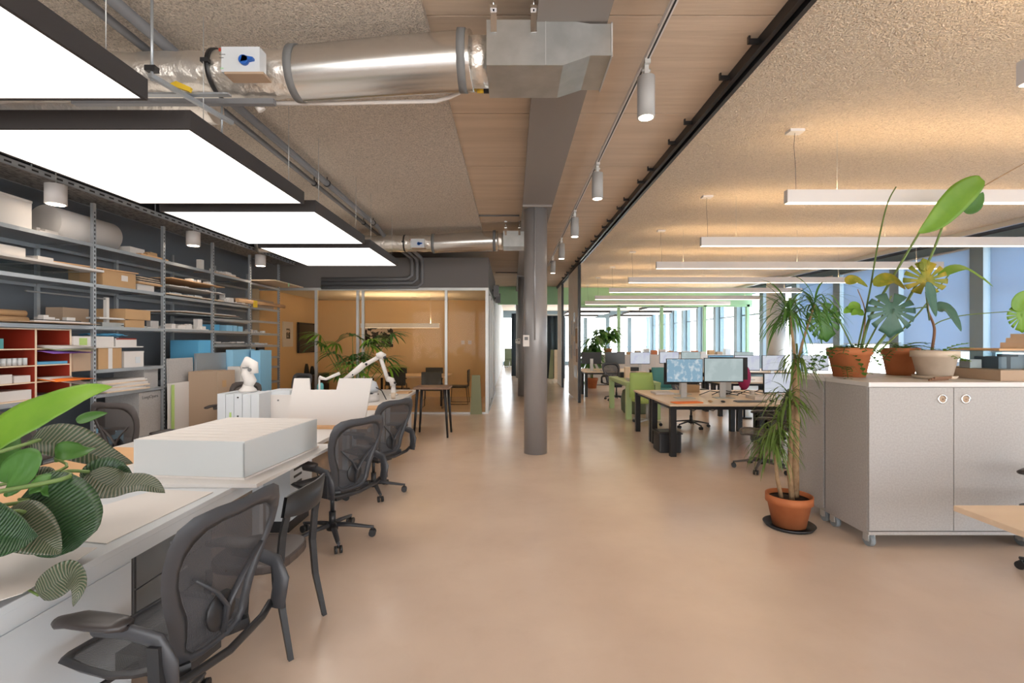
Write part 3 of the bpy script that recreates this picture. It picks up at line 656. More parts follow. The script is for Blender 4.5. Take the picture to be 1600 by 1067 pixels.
def make_office_chair(lab, loc, rz, group, fm, mm):
    t = thing('office_chair', lab, 'chair', loc, rz, group)
    seat_frame().build('seat_frame', fm, t); seat_mesh().build('seat_mesh', mm, t)
    back_frame().build('back_frame', fm, t); back_mesh().build('back_mesh', mm, t)
    y = MB()
    for s in (1,-1):
        y.tube([bp(0,.02)+V(0,-.03,0), bp(0,.12)+V(0,-.035,0), bp(s*.06,.20)+V(0,-.03,0), bp(s*.17,.30)+V(0,-.018,0)], [.016,.015,.013,.010], 8, flat=.5)
    y.build('spine_support', fm, t)
    MB().sphere(tuple(bp(0,.10)+V(0,-.012,0)), .075, 14, 8, (1,.16,1.0)).build('lumbar_pad', M['black'], t)
    for s in (1,-1):
        a = MB().tube([(s*.27,-.29,.44),(s*.285,-.30,.56),(s*.29,-.27,.63),(s*.30,-.16,.655),(s*.31,-.04,.66)], [.036,.038,.032,.03,.032], 12, flat=.45).build('arm_bracket', fm, t)
        pd = []
        prof = [(-.13,.0),(-.125,.035),(-.08,.048),(0,.05),(.07,.046),(.12,.036),(.145,0)]
        rows = []
        for yy, hw in ((-.15,.004),(-.145,.028),(-.11,.042),(-.03,.047),(.05,.045),(.10,.036),(.125,.022),(.13,.004)):
            rows.append([V(s*.315+hw*math.cos(an), -.03+yy, .685+.018*math.sin(an)*min(1,hw/.03)-(.012 if yy > .09 else 0)) for an in [2*PI*j/12 for j in range(12)]])
        MB().grid(rows, True, True).build('arm_pad', M['pad'], t)
        MB().bar((s*.30,-.28,.46),(s*.30,-.27,.62),.03,.045).build('height_lever', M['black'], t)
    MB().tube([(-.27,-.26,.46),(-.2,-.27,.435),(0,-.285,.42),(.2,-.27,.435),(.27,-.26,.46)],.016,8).box(-.10,.10,-.16,.12,.355,.425).bar((.1,.02,.40),(.24,.04,.40),.014).bar((-.1,.02,.40),(-.24,.04,.40),.014).bar((-.07,-.12,.41),(-.16,-.24,.44),.04).bar((.07,-.12,.41),(.16,-.24,.44),.04).build('tilt_mechanism', M['black'], t)
    MB().cyl((0,0,.10),(0,0,.22),.027,n=16).cyl((0,0,.22),(0,0,.36),.016,n=16).lathe([(.045,.075),(.048,.11),(.034,.14),(0,.14)], n=20).build('gas_column', M['black'], t)
    for k in range(5):
        an = 2*PI*k/5+.35; c, s_ = math.cos(an), math.sin(an)
        lg = MB().tube([(c*.03,s_*.03,.115),(c*.14,s_*.14,.105),(c*.29,s_*.29,.078),(c*.325,s_*.325,.075)], [.026,.022,.017,.013], 8, flat=.75).build('leg', fm, t)
        w_ = MB(); e = V(c*.315,s_*.315,0); n_ = V(-s_,c,0)
        for d in (-1,1): w_.cyl(e+n_*.010*d+V(0,0,.029), e+n_*.028*d+V(0,0,.029), .029, n=14)
        w_.cyl(e+V(0,0,.04), e+V(0,0,.075), .009, n=8)
        w_.build('caster', M['black'], lg)
    return t
g = 'mesh task chairs'
oc = make_office_chair('graphite mesh office chair nearest the camera, pushed under the paper', (-1.36,1.90,0), math.radians(80), g, M['chairblk'], M['mesh'])
dup(oc, loc=(-1.46,3.93,0), rz=math.radians(62), label='graphite mesh office chair just beyond the black wooden chair')
dup(oc, loc=(-1.46,5.10,0), rz=math.radians(62), label='graphite mesh office chair farthest along the walkway side of the white desks')
oc2 = make_office_chair('brown grey mesh chair behind the plant leaves, left of its twin', (-4.08,4.35,0), math.radians(-22), g, M['frame2'], M['mesh2'])
dup(oc2, loc=(-3.84,5.02,0), rz=math.radians(-12), label='brown grey mesh chair in front of the grey file box')
dup(oc2, loc=(-3.95,6.75,0), rz=math.radians(165), label='brown mesh chair facing the camera beside the brown carton')
dup(oc2, loc=(-4.05,8.75,0), rz=math.radians(150), label='small far mesh chair behind the white robot arm')
dup(oc2, loc=(3.12,6.05,0), rz=math.radians(68), label='brown mesh chair half hidden by the floor dracaena')
dup(oc, loc=(3.35,9.05,0), rz=math.radians(190), label='black chair under the desk with the two bright monitors')
dup(oc, loc=(2.85,13.2,0), rz=math.radians(200), label='black mesh chair at the rear desk behind the green table')
dup(oc, loc=(5.25,9.62,0), rz=math.radians(60), label='grey mesh chair beyond the monitors, near the facade')
dup(oc, loc=(3.72,3.12,0), rz=math.radians(95), label='mesh chair cut off by the right edge of the photo')
# ------------------------------------------------------------------ black wooden chair
t = thing('wooden_chair', 'black bentwood chair with curved back rail between the mesh chairs', 'chair', (-1.37,2.64,0), math.radians(88))
def qb(pts, w, h): 
    mb = MB()
    for a, b in zip(pts[:-1], pts[1:]): mb.bar(a, b, w, h)
    return mb
for s in (-1,1):
    MB().tube([(s*.20,-.265,0),(s*.19,-.215,.25),(s*.185,-.20,.45),(s*.185,-.215,.62),(s*.18,-.255,.80)], [.017,.021,.023,.021,.018], 4, smooth=False).build('rear_leg', M['black'], t)
    MB().tube([(s*.19,.20,0),(s*.175,.17,.43)], [.016,.021], 4, smooth=False).build('front_leg', M['black'], t)
outl = []
for k in range(28):
    an = 2*PI*k/28; c, s_ = math.cos(an), math.sin(an)
    outl.append((.215*math.copysign(abs(c)**.65, c), .205*math.copysign(abs(s_)**.65, s_)))
MB().prism(outl, .05, at=.42).build('seat', mat('black_stained_seat', (.055,.04,.035), .38), t, bevel=.01)
rows = []
for z0, z1 in ((.70,.845),):
    for dy in (0,.016):
        for z in (z0,z1) if dy == 0 else (z1,z0):
            rows.append([V(x, -.245-(.05)*(1-(x/.22)**2)*1.0+dy-(z-.7)*.12, z-(.02*(abs(x)/.22)**3 if z > .8 else -.02*(abs(x)/.22)**3)) for x in [-.225+.45*i/16 for i in range(17)]])
rows.append(rows[0]); MB().grid(rows).build('back_rail', M['black'], t)
# ------------------------------------------------------------------ white desks on the left
TZ = .74
def desk(x0, x1, y0, y1, lab, m, legm, thk=.03, group=None, skirt=0, z=TZ, legs=True, inset=.05, lw=.05):
    t = thing('desk', lab, 'desk', ((x0+x1)/2, (y0+y1)/2, 0), 0, group)
    hx, hy = (x1-x0)/2, (y1-y0)/2
    B(-hx,hx,-hy,hy,z-thk,z).build('desktop', m, t, bevel=.003)
    if skirt: MB().box(hx-.02,hx-.004,-hy,hy,z-skirt,z-thk).box(-hx+.004,-hx+.02,-hy,hy,z-skirt,z-thk).build('edge_skirt', m, t)
    if legs:
        for sx in (-1,1):
            for sy in (-1,1):
                MB().bar((sx*(hx-inset),sy*(hy-inset),0),(sx*(hx-inset),sy*(hy-inset),z-thk),lw,lw).build('leg', legm, t)
        MB().bar((-hx+inset,-hy+inset,z-thk-.03),(hx-inset,-hy+inset,z-thk-.03),.03,.04).bar((-hx+inset,hy-inset,z-thk-.03),(hx-inset,hy-inset,z-thk-.03),.03,.04).bar((-hx+inset,-hy+inset,z-thk-.03),(-hx+inset,hy-inset,z-thk-.03),.03,.04).bar((hx-inset,-hy+inset,z-thk-.03),(hx-inset,hy-inset,z-thk-.03),.03,.04).build('frame', legm, t)
    return t
L5 = ['white desk nearest the camera on the walkway side, under the loose paper','white desk under the foreground leaves, walkway side','white desk carrying the big white model','white desk under the notched white panel','farthest white desk at the walkway side, under the scanning arm']
for k in range(5):
    y0 = -.33+1.8*k
    desk(-2.44, -1.65, y0+.003, y0+1.797, L5[k], M['coolwhite'] if k == 1 else M['white'], M['coolwhite'], .03, 'white desks in the left double row', .085 if k < 2 else .033, legs=k > 1, inset=.15)
L6 = ['white desk nearest the camera on the shelving side','white desk on the shelving side under the wooden sheets','white desk on the shelving side behind the big model','white desk on the shelving side under the white machine','farthest white desk on the shelving side']
for k in range(5):
    y0 = -.33+1.8*k
    desk(-3.25, -2.46, y0+.003, y0+1.797, L6[k], M['white'], M['coolwhite'], .03, 'white desks in the left double row', .033, inset=.08)
t = thing('pedestal', 'tall white pedestal cabinet under the nearest desk edge', 'cabinet', (-1.98,1.30,0)); B(-.22,.28,-.85,.86,.0,.64).build('body', M['coolwhite'], t); B(.28,.285,-.84,.0,.03,.62).build('door', M['coolwhite'], t); B(.28,.285,.01,.85,.03,.62).build('door', M['coolwhite'], t)
t = thing('pedestal', 'grey drawer unit behind the nearest chair under the desk', 'cabinet', (-2.02,2.62,0)); B(-.2,.2,-.3,.3,.03,.60).build('body', M['pipe'], t)
for k in range(3): d = B(.2,.21,-.29,.29,.05+.18*k,.22+.18*k).build('drawer', M['band'], t); B(.21,.22,-.06,.06,.17+.18*k,.18+.18*k).build('handle', M['alu'], d)
t = thing('computer_case', 'slotted pale computer case hung under the desk by the second mesh chair', 'computer', (-1.95,4.25,0)); B(-.1,.1,-.22,.22,.10,.60).build('case', M['coolwhite'], t)
for k in range(3): B(.1,.103,-.15,.0,.50-.06*k,.52-.06*k).build('slot', M['black'], t)
B(-.08,.08,-.2,.2,0,.10).build('foot', M['black'], t); MB().tube([(.1,.1,.5),(.18,.12,.48),(.2,.14,.3),(.14,.15,.15)],.006,6).build('cord', M['black'], t)
# paper, sheets
def sheet(name, pts, z, th, m, lab, cat):
    o = MB().prism(pts, th, at=z).build(name, m); tag(o, lab, cat); return o
o = sheet('paper_sheet', [(-1.655,1.93),(-2.5,1.98),(-2.6,1.0),(-1.86,1.15),(-1.60,1.58)], TZ+.036, .002, M['whitep'], 'large white drawing sheet lying over the near desk corner', 'paper')
MB().box(-2.25,-1.80,1.62,1.623,TZ+.0382,TZ+.0385).box(-1.80,-1.797,1.45,1.62,TZ+.0382,TZ+.0385).build('ink_line', M['band'], o)
o = sheet('foam_board', [(-1.80,1.88),(-2.5,1.93),(-2.6,1.0),(-1.90,1.2),(-1.75,1.56)], TZ+.001, .034, M['whitep'], 'white foam board lying beneath the large drawing sheet', 'board')
sheet('paper_sheet', [(-1.72,2.05),(-1.70,2.75),(-2.05,2.80),(-2.25,2.15)], TZ+.001, .004, M['whitep'], 'thin white sheet lying on the desk beside the leaf tips', 'sheet')
sheet('kraft_sheet', [(-2.50,2.95),(-2.46,3.75),(-3.15,3.85),(-3.2,3.0)], TZ+.001, .02, M['orange_ply'], 'big orange brown board sheet lying left of the white model', 'board')
sheet('kraft_sheet', [(-2.52,2.45),(-2.50,2.9),(-3.22,2.9),(-3.2,2.5)], TZ+.001, .012, M['orange_ply'], 'smaller orange brown board sheet nearer the leaves', 'board')
t = thing('wooden_tray', 'light wooden frame lying among the leaves at the left edge', 'frame', (-2.95,2.05,TZ+.001), .2); MB().box(-.25,.25,-.2,-.17,0,.08).box(-.25,.25,.17,.2,0,.08).box(-.25,-.22,-.17,.17,0,.08).box(.22,.25,-.17,.17,0,.08).build('frame', M['orange_ply'], t)
t = thing('white_box', 'small white box behind the leaves beside the orange boards', 'box', (-2.98,2.65,TZ+.014), .1); B(-.12,.12,-.1,.1,0,.13).build('body', M['whitep'], t); B(-.122,.122,-.102,.102,.13,.145).build('lid', M['whitep'], t)
for k in range(3):
    o = MB().box(-.25,.25,-.17,.17,0,.008, M=Matrix.Translation((-3.3+.03*k,3.4+.03*k*0,TZ+.03+.0085*k)) @ Matrix.Rotation(.2*k,4,'Z')).build('magazine', (M['kraftd'],M['whitep'],M['black'])[k]); o.location.z -= .0
    o.location = (0.02,-.95,-.028); tag(o, ('lowest, brown','middle, white','topmost, black')[k]+' magazine of the pile at the desk edge left', 'magazine', 'magazines on the desk at left')
# big white model on base board
sheet('base_board', [(-2.62,2.84),(-1.50,2.84),(-1.44,3.95),(-2.56,4.05)], TZ+.001, .022, M['white'], 'flat white board under the big white model, edge jutting out', 'board')
t = thing('architectural_model', 'big white box shaped architectural model on the desk', 'model', (-1.93,3.40,TZ+.0235), math.radians(-5.6))
B(-.385,.365,-.45,.45,0,.012).build('bottom_plate', M['whitep'], t); B(-.37,.35,-.435,.435,.012,.218).build('body', M['frost'], t)
MB().box(-.375,.355,-.44,.44,.218,.228).box(.345,.355,-.44,.44,.012,.218).box(-.375,.355,-.44,-.436,.012,.218).build('shell', M['frost'], t)
tp = MB()
for k in range(9): tp.box(-.370,.350,-.43+.096*k,-.43+.096*k+.088,.228,.231)
tp.build('roof_strip', M['whitep'], t)
# notched white panel standing on desk 4
t = thing('card_backdrop', 'large white card panel with a notch cut in its top edge', 'panel', (0,4.86,TZ+.001))
B(-2.36,-1.42,-.12,.04,0,.022).build('base', M['orange_ply'], t)
MB().prism([(-2.26,.022),(-1.48,.022),(-1.40,.49),(-1.73,.49),(-1.76,.375),(-2.02,.375),(-2.03,.49),(-2.18,.49)], .02, axis='Y', at=-.02).build('panel', M['whitep'], t)
B(-2.2,-1.5,.0,.035,.022,.2).build('brace', M['whitep'], t)
# boxes, robot arm
t = thing('white_box', 'white slatted box unit with black dots under the robot arm', 'box', (-2.93,5.35,TZ+.001), 0)
for k in range(5): B(-.22+.09*k,-.135+.09*k,-.18,.18,0,.30-.006*(k%2)).build('binder', M['coolwhite'], t)
MB().cyl((-.0,-.18,.26),(-.0,-.186,.26),.009,n=10).cyl((-.0,-.18,.06),(-.0,-.186,.06),.009,n=10).build('dot', M['black'], t); B(-.09,-.07,-.184,-.18,0,.1).build('yellow_mark', M['lime'], t)
t = thing('white_box', 'white box with grey dot standing right of the slatted box unit', 'box', (-2.62,5.55,TZ+.001), 0); B(-.12,.16,-.13,.13,0,.26).build('body', M['whitep'], t); B(-.1,.12,-.11,.11,.26,.31).build('tray', M['coolwhite'], t); MB().cyl((0,-.13,.2),(0,-.136,.2),.01,n=10).build('dot', M['band'], t)
t = thing('robot_arm', 'folded white robot arm on top of the white boxes', 'robot arm', (-2.95,5.40,TZ+.302))
MB().lathe([(.09,0),(.09,.02),(.06,.05),(.05,.08),(0,.08)]).build('base', M['whitep'], t)
MB().tube([(.0,0,.06),(.03,0,.12),(-.01,0,.2),(.0,0,.27)], [.05,.065,.06,.05], 16).build('lower_arm', M['whitep'], t)
MB().tube([(.0,.02,.2),(-.03,.02,.28),(.0,.0,.33),(.06,.0,.30),(.07,0,.2)], [.05,.06,.062,.055,.045], 16).build('upper_arm', M['whitep'], t)
MB().cyl((.05,-.02,.245),(.05,-.062,.245),.02,n=14).build('joint_cap', M['band'], t); MB().tube([(0,0,.262),(0,0,.272)],.058,18).build('joint_ring', M['band'], t)
sheet('white_tray', [(-2.45,4.45),(-2.05,4.5),(-2.1,4.68),(-2.5,4.66)], TZ+.001, .05, M['whitep'], 'small white block lying in front of the notched panel', 'block')
# scanning arm, machine at far desk
t = thing('scanning_arm', 'white jointed measuring arm reaching over the far desk', 'arm', (-1.90,7.75,TZ+.001), 0)
MB().lathe([(.07,0),(.07,.02),(.04,.03),(.035,.17),(0,.17)]).build('base', M['whitep'], t)
MB().tube([(0,0,.16),(-.03,0,.24),(-.10,0,.26)], [.05,.05,.045], 14).build('shoulder', M['whitep'], t)
MB().tube([(-.09,0,.24),(-.20,0,.58)], [.032,.032], 14).build('upper_arm', M['whitep'], t)
MB().tube([(-.26,0,.62),(-.20,0,.64),(-.13,0,.62)], [.05,.062,.04], 14).build('elbow', M['whitep'], t)
MB().tube([(-.22,0,.62),(-.48,-.1,.46)], [.034,.034], 14).build('forearm', M['whitep'], t)
MB().tube([(-.44,-.1,.50),(-.55,-.12,.40),(-.78,-.2,.22)], [.05,.05,.022], 14).build('scanner_head', M['whitep'], t)
MB().sphere((-.13,-.03,.60),.028).sphere((-.40,-.12,.50),.02).sphere((-.60,-.17,.34),.015).sphere((.03,-.03,.2),.02).build('joint_cap', M['black'], t)
t = thing('scanner_unit', 'rounded white machine with black cables behind the notched panel', 'machine', (-2.12,7.0,TZ+.001))
MB().lathe([(.19,0),(.2,.05),(.19,.12),(.1,.14),(0,.14)]).build('lower_body', M['whitep'], t); MB().lathe([(.17,.14),(.18,.19),(.15,.27),(.06,.31),(0,.31)]).build('upper_body', M['coolwhite'], t)
MB().tube([(.19,-.02,.10),(.1,-.19,.13),(-.1,-.18,.12)], .01, 8).tube([(.16,-.05,.2),(.26,-.1,.16),(.3,0,.02)], .008, 8).build('cable', M['black'], t)
t = thing('articulated_lamp', 'small white desk lamp seen through the panel notch', 'lamp', (-2.35,5.9,TZ+.001)); MB().lathe([(.07,0),(.07,.015),(0,.015)]).tube([(0,0,.01),(0,0,.42)],.012,8).build('stand', M['whitep'], t); MB().tube([(0,0,.42),(.08,0,.40),(.24,.02,.47)],[.025,.016,.02],8).build('arm', M['whitep'], t)
for k,(x,y) in enumerate(((-1.75,6.2),(-1.8,8.1))):
    o = MB().box(x-.12,x+.1,y-.15,y+.15,TZ+.001,TZ+.02).build('wood_sheet', M['orange_ply']); tag(o, 'thin orange board on desk, '+('beside the notched panel','at the far desk end')[k], 'board')
# dark high stool at desk end
t = thing('side_table', 'small dark brown table with splayed black legs at the desk row end', 'table', (-1.35,8.28,0))
B(-.30,.30,-.25,.25,.80,.835).build('tabletop', M['walnut'], t, bevel=.01)
for sx in (-1,1):
    for sy in (-1,1): MB().tube([(sx*.23,sy*.2,.80),(sx*.28,sy*.25,0)], [.026,.018], 8).build('leg', M['blackm'], t)
# ------------------------------------------------------------------ shelving rack
RX0, RX1 = -5.50, -4.85
UY = [2.3,3.4,4.5,5.6,6.72,7.83,8.94,10.05]
t = thing('shelving_rack', 'long galvanised slotted steel shelving rack along the grey wall', 'shelving', (0,0,0))
for yy in UY:
    for xx in (RX0, RX1):
        MB().box(xx-.018,xx+.018,yy-.02,yy+.02,0,3.20 if xx == RX1 else 3.0).build('upright', M['rack'], t)
for yy in UY: B(RX1+.018,RX1+.019,yy-.007,yy+.007,.1,3.1).build('slot_strip', M['slotZ'], t)
SH = {0:[.35,1.0,1.78,2.27,2.73],1:[.35,1.0,1.78,2.27,2.73],2:[.35,1.0,1.78,2.27,2.73],3:[.35,.98,1.27,1.78,2.27,2.73],4:[.35,1.0,1.78,2.25,2.73],5:[.35,1.0,1.29,1.55,1.78,1.98,2.25,2.72],6:[.35,.8,1.10,1.30,1.53,1.76,2.0,2.25,2.70]}
for b_, zs in SH.items():
    y0, y1 = UY[b_]+.022, UY[b_+1]-.022
    for z in zs:
        MB().box(RX0,RX1+.018,y0,y1,z-.006,z).box(RX1+.004,RX1+.018,y0,y1,z-.04,z-.006).box(RX0,RX0+.01,y0,y1,z-.04,z-.006).build('shelf', M['rack'], t)
MB().bar((RX0+.02,4.5,2.68),(RX0+.02,5.6,2.68),.015).bar((RX0+.02,5.6,1.62),(RX0+.02,6.7,1.62),.015).bar((RX0+.02,6.72,2.2),(RX0+.02,7.8,2.2),.015).build('brace', M['rack'], t)
# things on the shelves
def cbx(name, lab, m, x0, x1, y0, y1, z, h, rz=0, lid=None, cat='box', tape=None, tag_=None, group=None):
    cx, cy = (x0+x1)/2, (y0+y1)/2; hx, hy = (x1-x0)/2, (y1-y0)/2
    t = thing(name, lab, cat, (cx,cy,z+.001), rz, group); B(-hx,hx,-hy,hy,0,h).build('body', m, t)
    if lid: B(-hx-.004,hx+.004,-hy-.004,hy+.004,h-lid,h+.003).build('lid', m, t)
    if tape: B(hx,hx+.0015,-.03,.03,0,h).build('tape', M['whitep'], t)
    if tag_: B(hx+.001,hx+.003,tag_[0],tag_[1],tag_[2],tag_[3]).build('sticker', tag_[4] if len(tag_) > 4 else M['whitep'], t)
    return t
def model(lab, x0, x1, y0, y1, z, seed, bm, km, hmax, n=14, th=.018, towers=0, group=None):
    t = thing('massing_model', lab, 'model', ((x0+x1)/2,(y0+y1)/2,z+.001), 0, group); hx, hy = (x1-x0)/2, (y1-y0)/2
    B(-hx,hx,-hy,hy,0,th).build('base_board', bm, t); r = random.Random(seed); mb = MB()
    for i in range(n):
        w_, d_ = r.uniform(.03,.11), r.uniform(.03,.16); hh = r.uniform(.25,1)*hmax*(.6 if i >= towers else 1.5)
        x = r.uniform(-hx+w_/2, hx-w_/2); y = r.uniform(-hy+d_/2, hy-d_/2)
        mb.box(x-w_/2,x+w_/2,y-d_/2,y+d_/2,th,th+hh)
    mb.build('blocks', km, t); return t
Z1, Z2, Z3, Z4, Z5 = 1.0, 1.27, 1.78, 2.27, 2.73
cbx('foam_box','big tilted white foam box at the top shelf far left', M['whitep'], -5.42,-4.90,4.55,4.93,Z5,.30,.06,.02)
cbx('foam_box','white foam slab left of the tilted white foam box', M['whitep'], -5.3,-4.89,4.08,4.46,Z5,.34,-.05,.02)
model('white layered building model on the top shelf beside the big roll', -5.35,-4.88,5.0,5.45,Z5,3,M['whitep'],M['whitep'],.13,10)
t = thing('wrap_roll','big white roll of bubble wrap lying on the top shelf','roll',(-5.12,5.58,Z5+.186)); MB().tube([(0,-.28,0),(0,.55,0)],.185,36).build('roll', M['whitep'], t)
MB().tube([(0,.55,0),(0,.553,0)],.03,16).build('core', M['pipe'], t)
cbx('foam_box','small white box right of the bubble wrap roll', M['whitep'], -5.2,-4.9,6.2,6.45,Z5,.09)
model('brown foam rock landscape model on the top shelf, left one', -5.3,-4.83,6.30,6.68,Z5,5,M['orange_ply'],M['kraft'],.10,9,.02)
model('long row of brown foam chunks on the top shelf, right one', -5.2,-4.9,6.78,7.5,Z5,8,M['orange_ply'],M['kraft'],.08,16,.015)
cbx('foam_stick','white upright block standing on the top shelf', M['whitep'], -5.0,-4.93,7.66,7.74,Z5,.17, cat='block')
model('row of small white blocks on the top shelf far right', -5.2,-4.9,7.9,8.7,Z5,11,M['orange_ply'],M['whitep'],.10,14,.015)
o = MB().box(-5.3,-4.4,8.98,10.2,Z5-.029,Z5-.011).build('plank', M['wood']); o.location.z = .03; tag(o,'wide pale board jutting from the top shelf at far end','board')
B(-4.4,-4.399,9.5,9.56,Z5-.08,Z5-.01).build('green_tag', M['green'], o)
# shelf 4
o = MB().box(-5.40,-4.74,4.40,5.62,Z4+.13,Z4+.155).build('plank', M['whitep']); tag(o,'long white board spanning boxes on the second shelf from top','board')
cbx('clear_box','clear plastic box under the long white board, left', M['acrylic'], -5.38,-4.92,4.45,4.95,Z4,.128)
cbx('clear_box','clear plastic box under the long white board, right', M['acrylic'], -5.38,-4.92,5.0,5.5,Z4,.128)
cbx('foam_box','long white foam box on top of the white board', M['whitep'], -5.3,-4.95,4.55,4.92,Z4+.155,.12)
cbx('foam_box','short white foam box on the white board', M['whitep'], -5.3,-4.95,5.05,5.22,Z4+.155,.07)
t = thing('stick_bundle','loose thin wooden sticks poking out over the carton','sticks',(0,0,0))
for k in range(4): MB().bar((-5.0,5.15+.08*k,Z4+.20-.005*k),(-4.80,5.85+.12*k,Z4+.19+.004*k),.012).build('stick', M['orange_ply'], t)
cbx('carton','orange brown carton with white label on the second shelf', M['kraft'], -5.25,-4.84,5.72,6.22,Z4,.19,0,None,'box',None,(.02,.12,.08,.15))
t = thing('frame_pile','pile of thin black frames on the second shelf right of carton','frames',(-5.1,6.47,Z4+.001))
for k in range(6):
    a = .1*(-1)**k*k*.3; Mx = Matrix.Translation((0,0,.11+.014*k)) @ Matrix.Rotation(a,4,'Z')
    MB().box(-.24,.24,-.21,-.19,0,.01,Mx).box(-.24,.24,.19,.21,0,.01,Mx).box(-.24,-.22,-.2,.2,0,.01,Mx).box(.22,.24,-.2,.2,0,.01,Mx).build('frame', M['black'] if k%2 else M['wood'], t)
B(-.26,.27,-.22,.21,.085,.105).build('tray', M['kraft'], t); B(-.2,.2,-.15,.15,.0,.085).build('support', M['whitep'], t)
model('topmost white block model of the tall stack in the middle shelving', -5.3,-4.75,6.75,8.0,Z4+.215,21,M['orange_ply'],M['whitep'],.08,14,.012)
model('middle tier white model with tower in the shelving stack', -5.35,-4.80,6.78,8.1,Z4+.115,22,M['whitep'],M['whitep'],.045,20,.012)
model('lowest tier pale model of the shelving stack', -5.35,-4.85,6.78,8.15,Z4,23,M['wood'],M['frost'],.05,30,.015)
model('white massing model with a tall block right of the tiers', -5.3,-4.86,8.2,8.9,Z4,24,M['whitep'],M['whitep'],.12,16,.015,2)
t = thing('cardboard_tube','orange cardboard tube with yellow tag poking out at rack end','tube',(0,0,0)); MB().tube([(-4.83,8.5,2.33),(-4.78,10.15,2.33)],.035,16).build('tube', M['orange_ply'], t); B(-4.79,-4.768,8.95,9.06,2.23,2.36).build('yellow_tag', M['yellow'], t)
cbx('carton','flat pale carton behind the orange tube', M['kraftd'], -5.35,-4.88,9.0,9.9,2.25,.16)
# shelf 3
for k,(z,lab) in enumerate(((0,'lower'),(.065,'upper'))):
    o = MB().tube([(-4.93-.02*k,4.0,Z3+.036+z),(-4.90-.02*k,4.88,Z3+.036+z)],.033,14).build('cardboard_tube', M['kraft']); tag(o, lab+' of two brown tubes at the left end of the middle shelf','tube')
sheet('kraft_paper', [(-4.70,4.6),(-4.68,5.5),(-5.3,5.5),(-5.35,4.6)], Z3+.012, .006, M['kraftd'], 'brown kraft sheet hanging over the middle shelf edge', 'paper')
sheet('white_card', [(-4.84,4.9),(-4.84,5.55),(-5.4,5.55),(-5.4,4.9)], Z3+.02, .018, M['whitep'], 'white flat panel lying over the kraft sheet', 'panel')
model('dark flat model with white struts on the middle shelf', -5.3,-4.9,5.05,5.5,Z3+.04,31,M['black'],M['whitep'],.09,8,.01)
t = thing('metal_rig','metal rig with an upright arm and rod on the middle shelf','rig',(-5.02,5.92,Z3+.001)); MB().box(-.14,.14,-.16,.16,.0,.05).build('base', M['galv'], t); MB().bar((.02,.04,.05),(.02,.04,.36),.04).build('upright_arm', M['whitep'], t); MB().bar((.02,.04,.34),(.02,-.95,.34),.015).build('rod', M['band'], t); MB().tube([(.05,-.1,.05),(.12,0,.0),(.14,.15,.02),(.1,.22,.01)],.006,6).build('cable', M['black'], t); B(-.02,.14,-.20,.24,.09,.11).build('crossbar', M['whitep'], t)
cbx('carton','lower of two flat orange cartons on the middle shelf', M['kraft'], -5.25,-4.88,6.10,6.42,Z3,.10)
cbx('carton','upper of two flat orange cartons on the middle shelf', M['kraft'], -5.25,-4.86,6.08,6.50,Z3+.101,.13)
cbx('carton','dim brown carton behind the metal rig', M['kraftd'], -5.45,-5.25,5.65,6.0,Z3,.22)
model('flat white frames at the middle shelf right of cartons', -5.25,-4.9,6.50,6.69,Z3,33,M['whitep'],M['coolwhite'],.05,4,.01)
model('white city model with two towers on the middle shelf', -5.3,-4.86,6.78,7.75,Z3,34,M['whitep'],M['whitep'],.12,34,.012,4)
for k in range(3):
    o = sheet('thin_board', [(-4.86,7.0+.1*k),(-4.85,8.7-.1*k),(-5.4,8.7),(-5.4,7.0)], 2.02+.014*k if k else 2.006, .010, (M['rack'],M['kraftd'],M['whitep'])[k], ('lowest grey','middle brown','topmost white')[k]+' board of the thin stack crossing two bays', 'board')
    o.location.z = 0
for k,(a,b,h) in enumerate(((7.92,8.10,.10),(8.30,8.48,.10),(8.50,8.62,.10),(8.66,8.80,.09))):
    cbx('foam_block',('leftmost','second','third','rightmost')[k]+' blue foam block on the shelf under the thin boards', M['blue2'] if k else M['blue'], -5.2,-4.9,a,b,1.78,h, cat='block')
model('tiny white pieces on a shelf in the farthest rack bay', -5.2,-4.9,9.0,9.8,1.76,37,M['whitep'],M['whitep'],.10,10,.008)
model('tiny white pieces on the lower shelf in the farthest rack bay', -5.2,-4.9,9.0,9.9,1.53,38,M['whitep'],M['coolwhite'],.07,14,.008)
model('grey board with white crumbs in the fourth rack bay', -5.2,-4.87,7.95,8.85,1.55,39,M['band'],M['whitep'],.05,10,.02)
t = thing('small_display','small black framed screen on a far rack shelf','screen',(-4.92,9.45,1.301)); B(-.02,.02,-.13,.13,0,.19).build('case', M['black'], t); B(.02,.022,-.07,.07,.05,.14).build('screen', M['scr_blue'], t)
cbx('foam_box','small white box left of the framed screen', M['whitep'], -5.1,-4.9,9.02,9.22,1.30,.10)
cbx('carton','small orange carton on the lowest visible far shelf', M['kraft'], -5.05,-4.9,9.6,9.8,1.10,.13)
cbx('foam_box','small white box beside the small orange carton', M['whitep'], -5.05,-4.92,9.35,9.5,1.10,.09)
cbx('foam_box','white box on the far shelf behind the blue sheets', M['whitep'], -5.1,-4.9,8.3,8.8,1.29,.10)
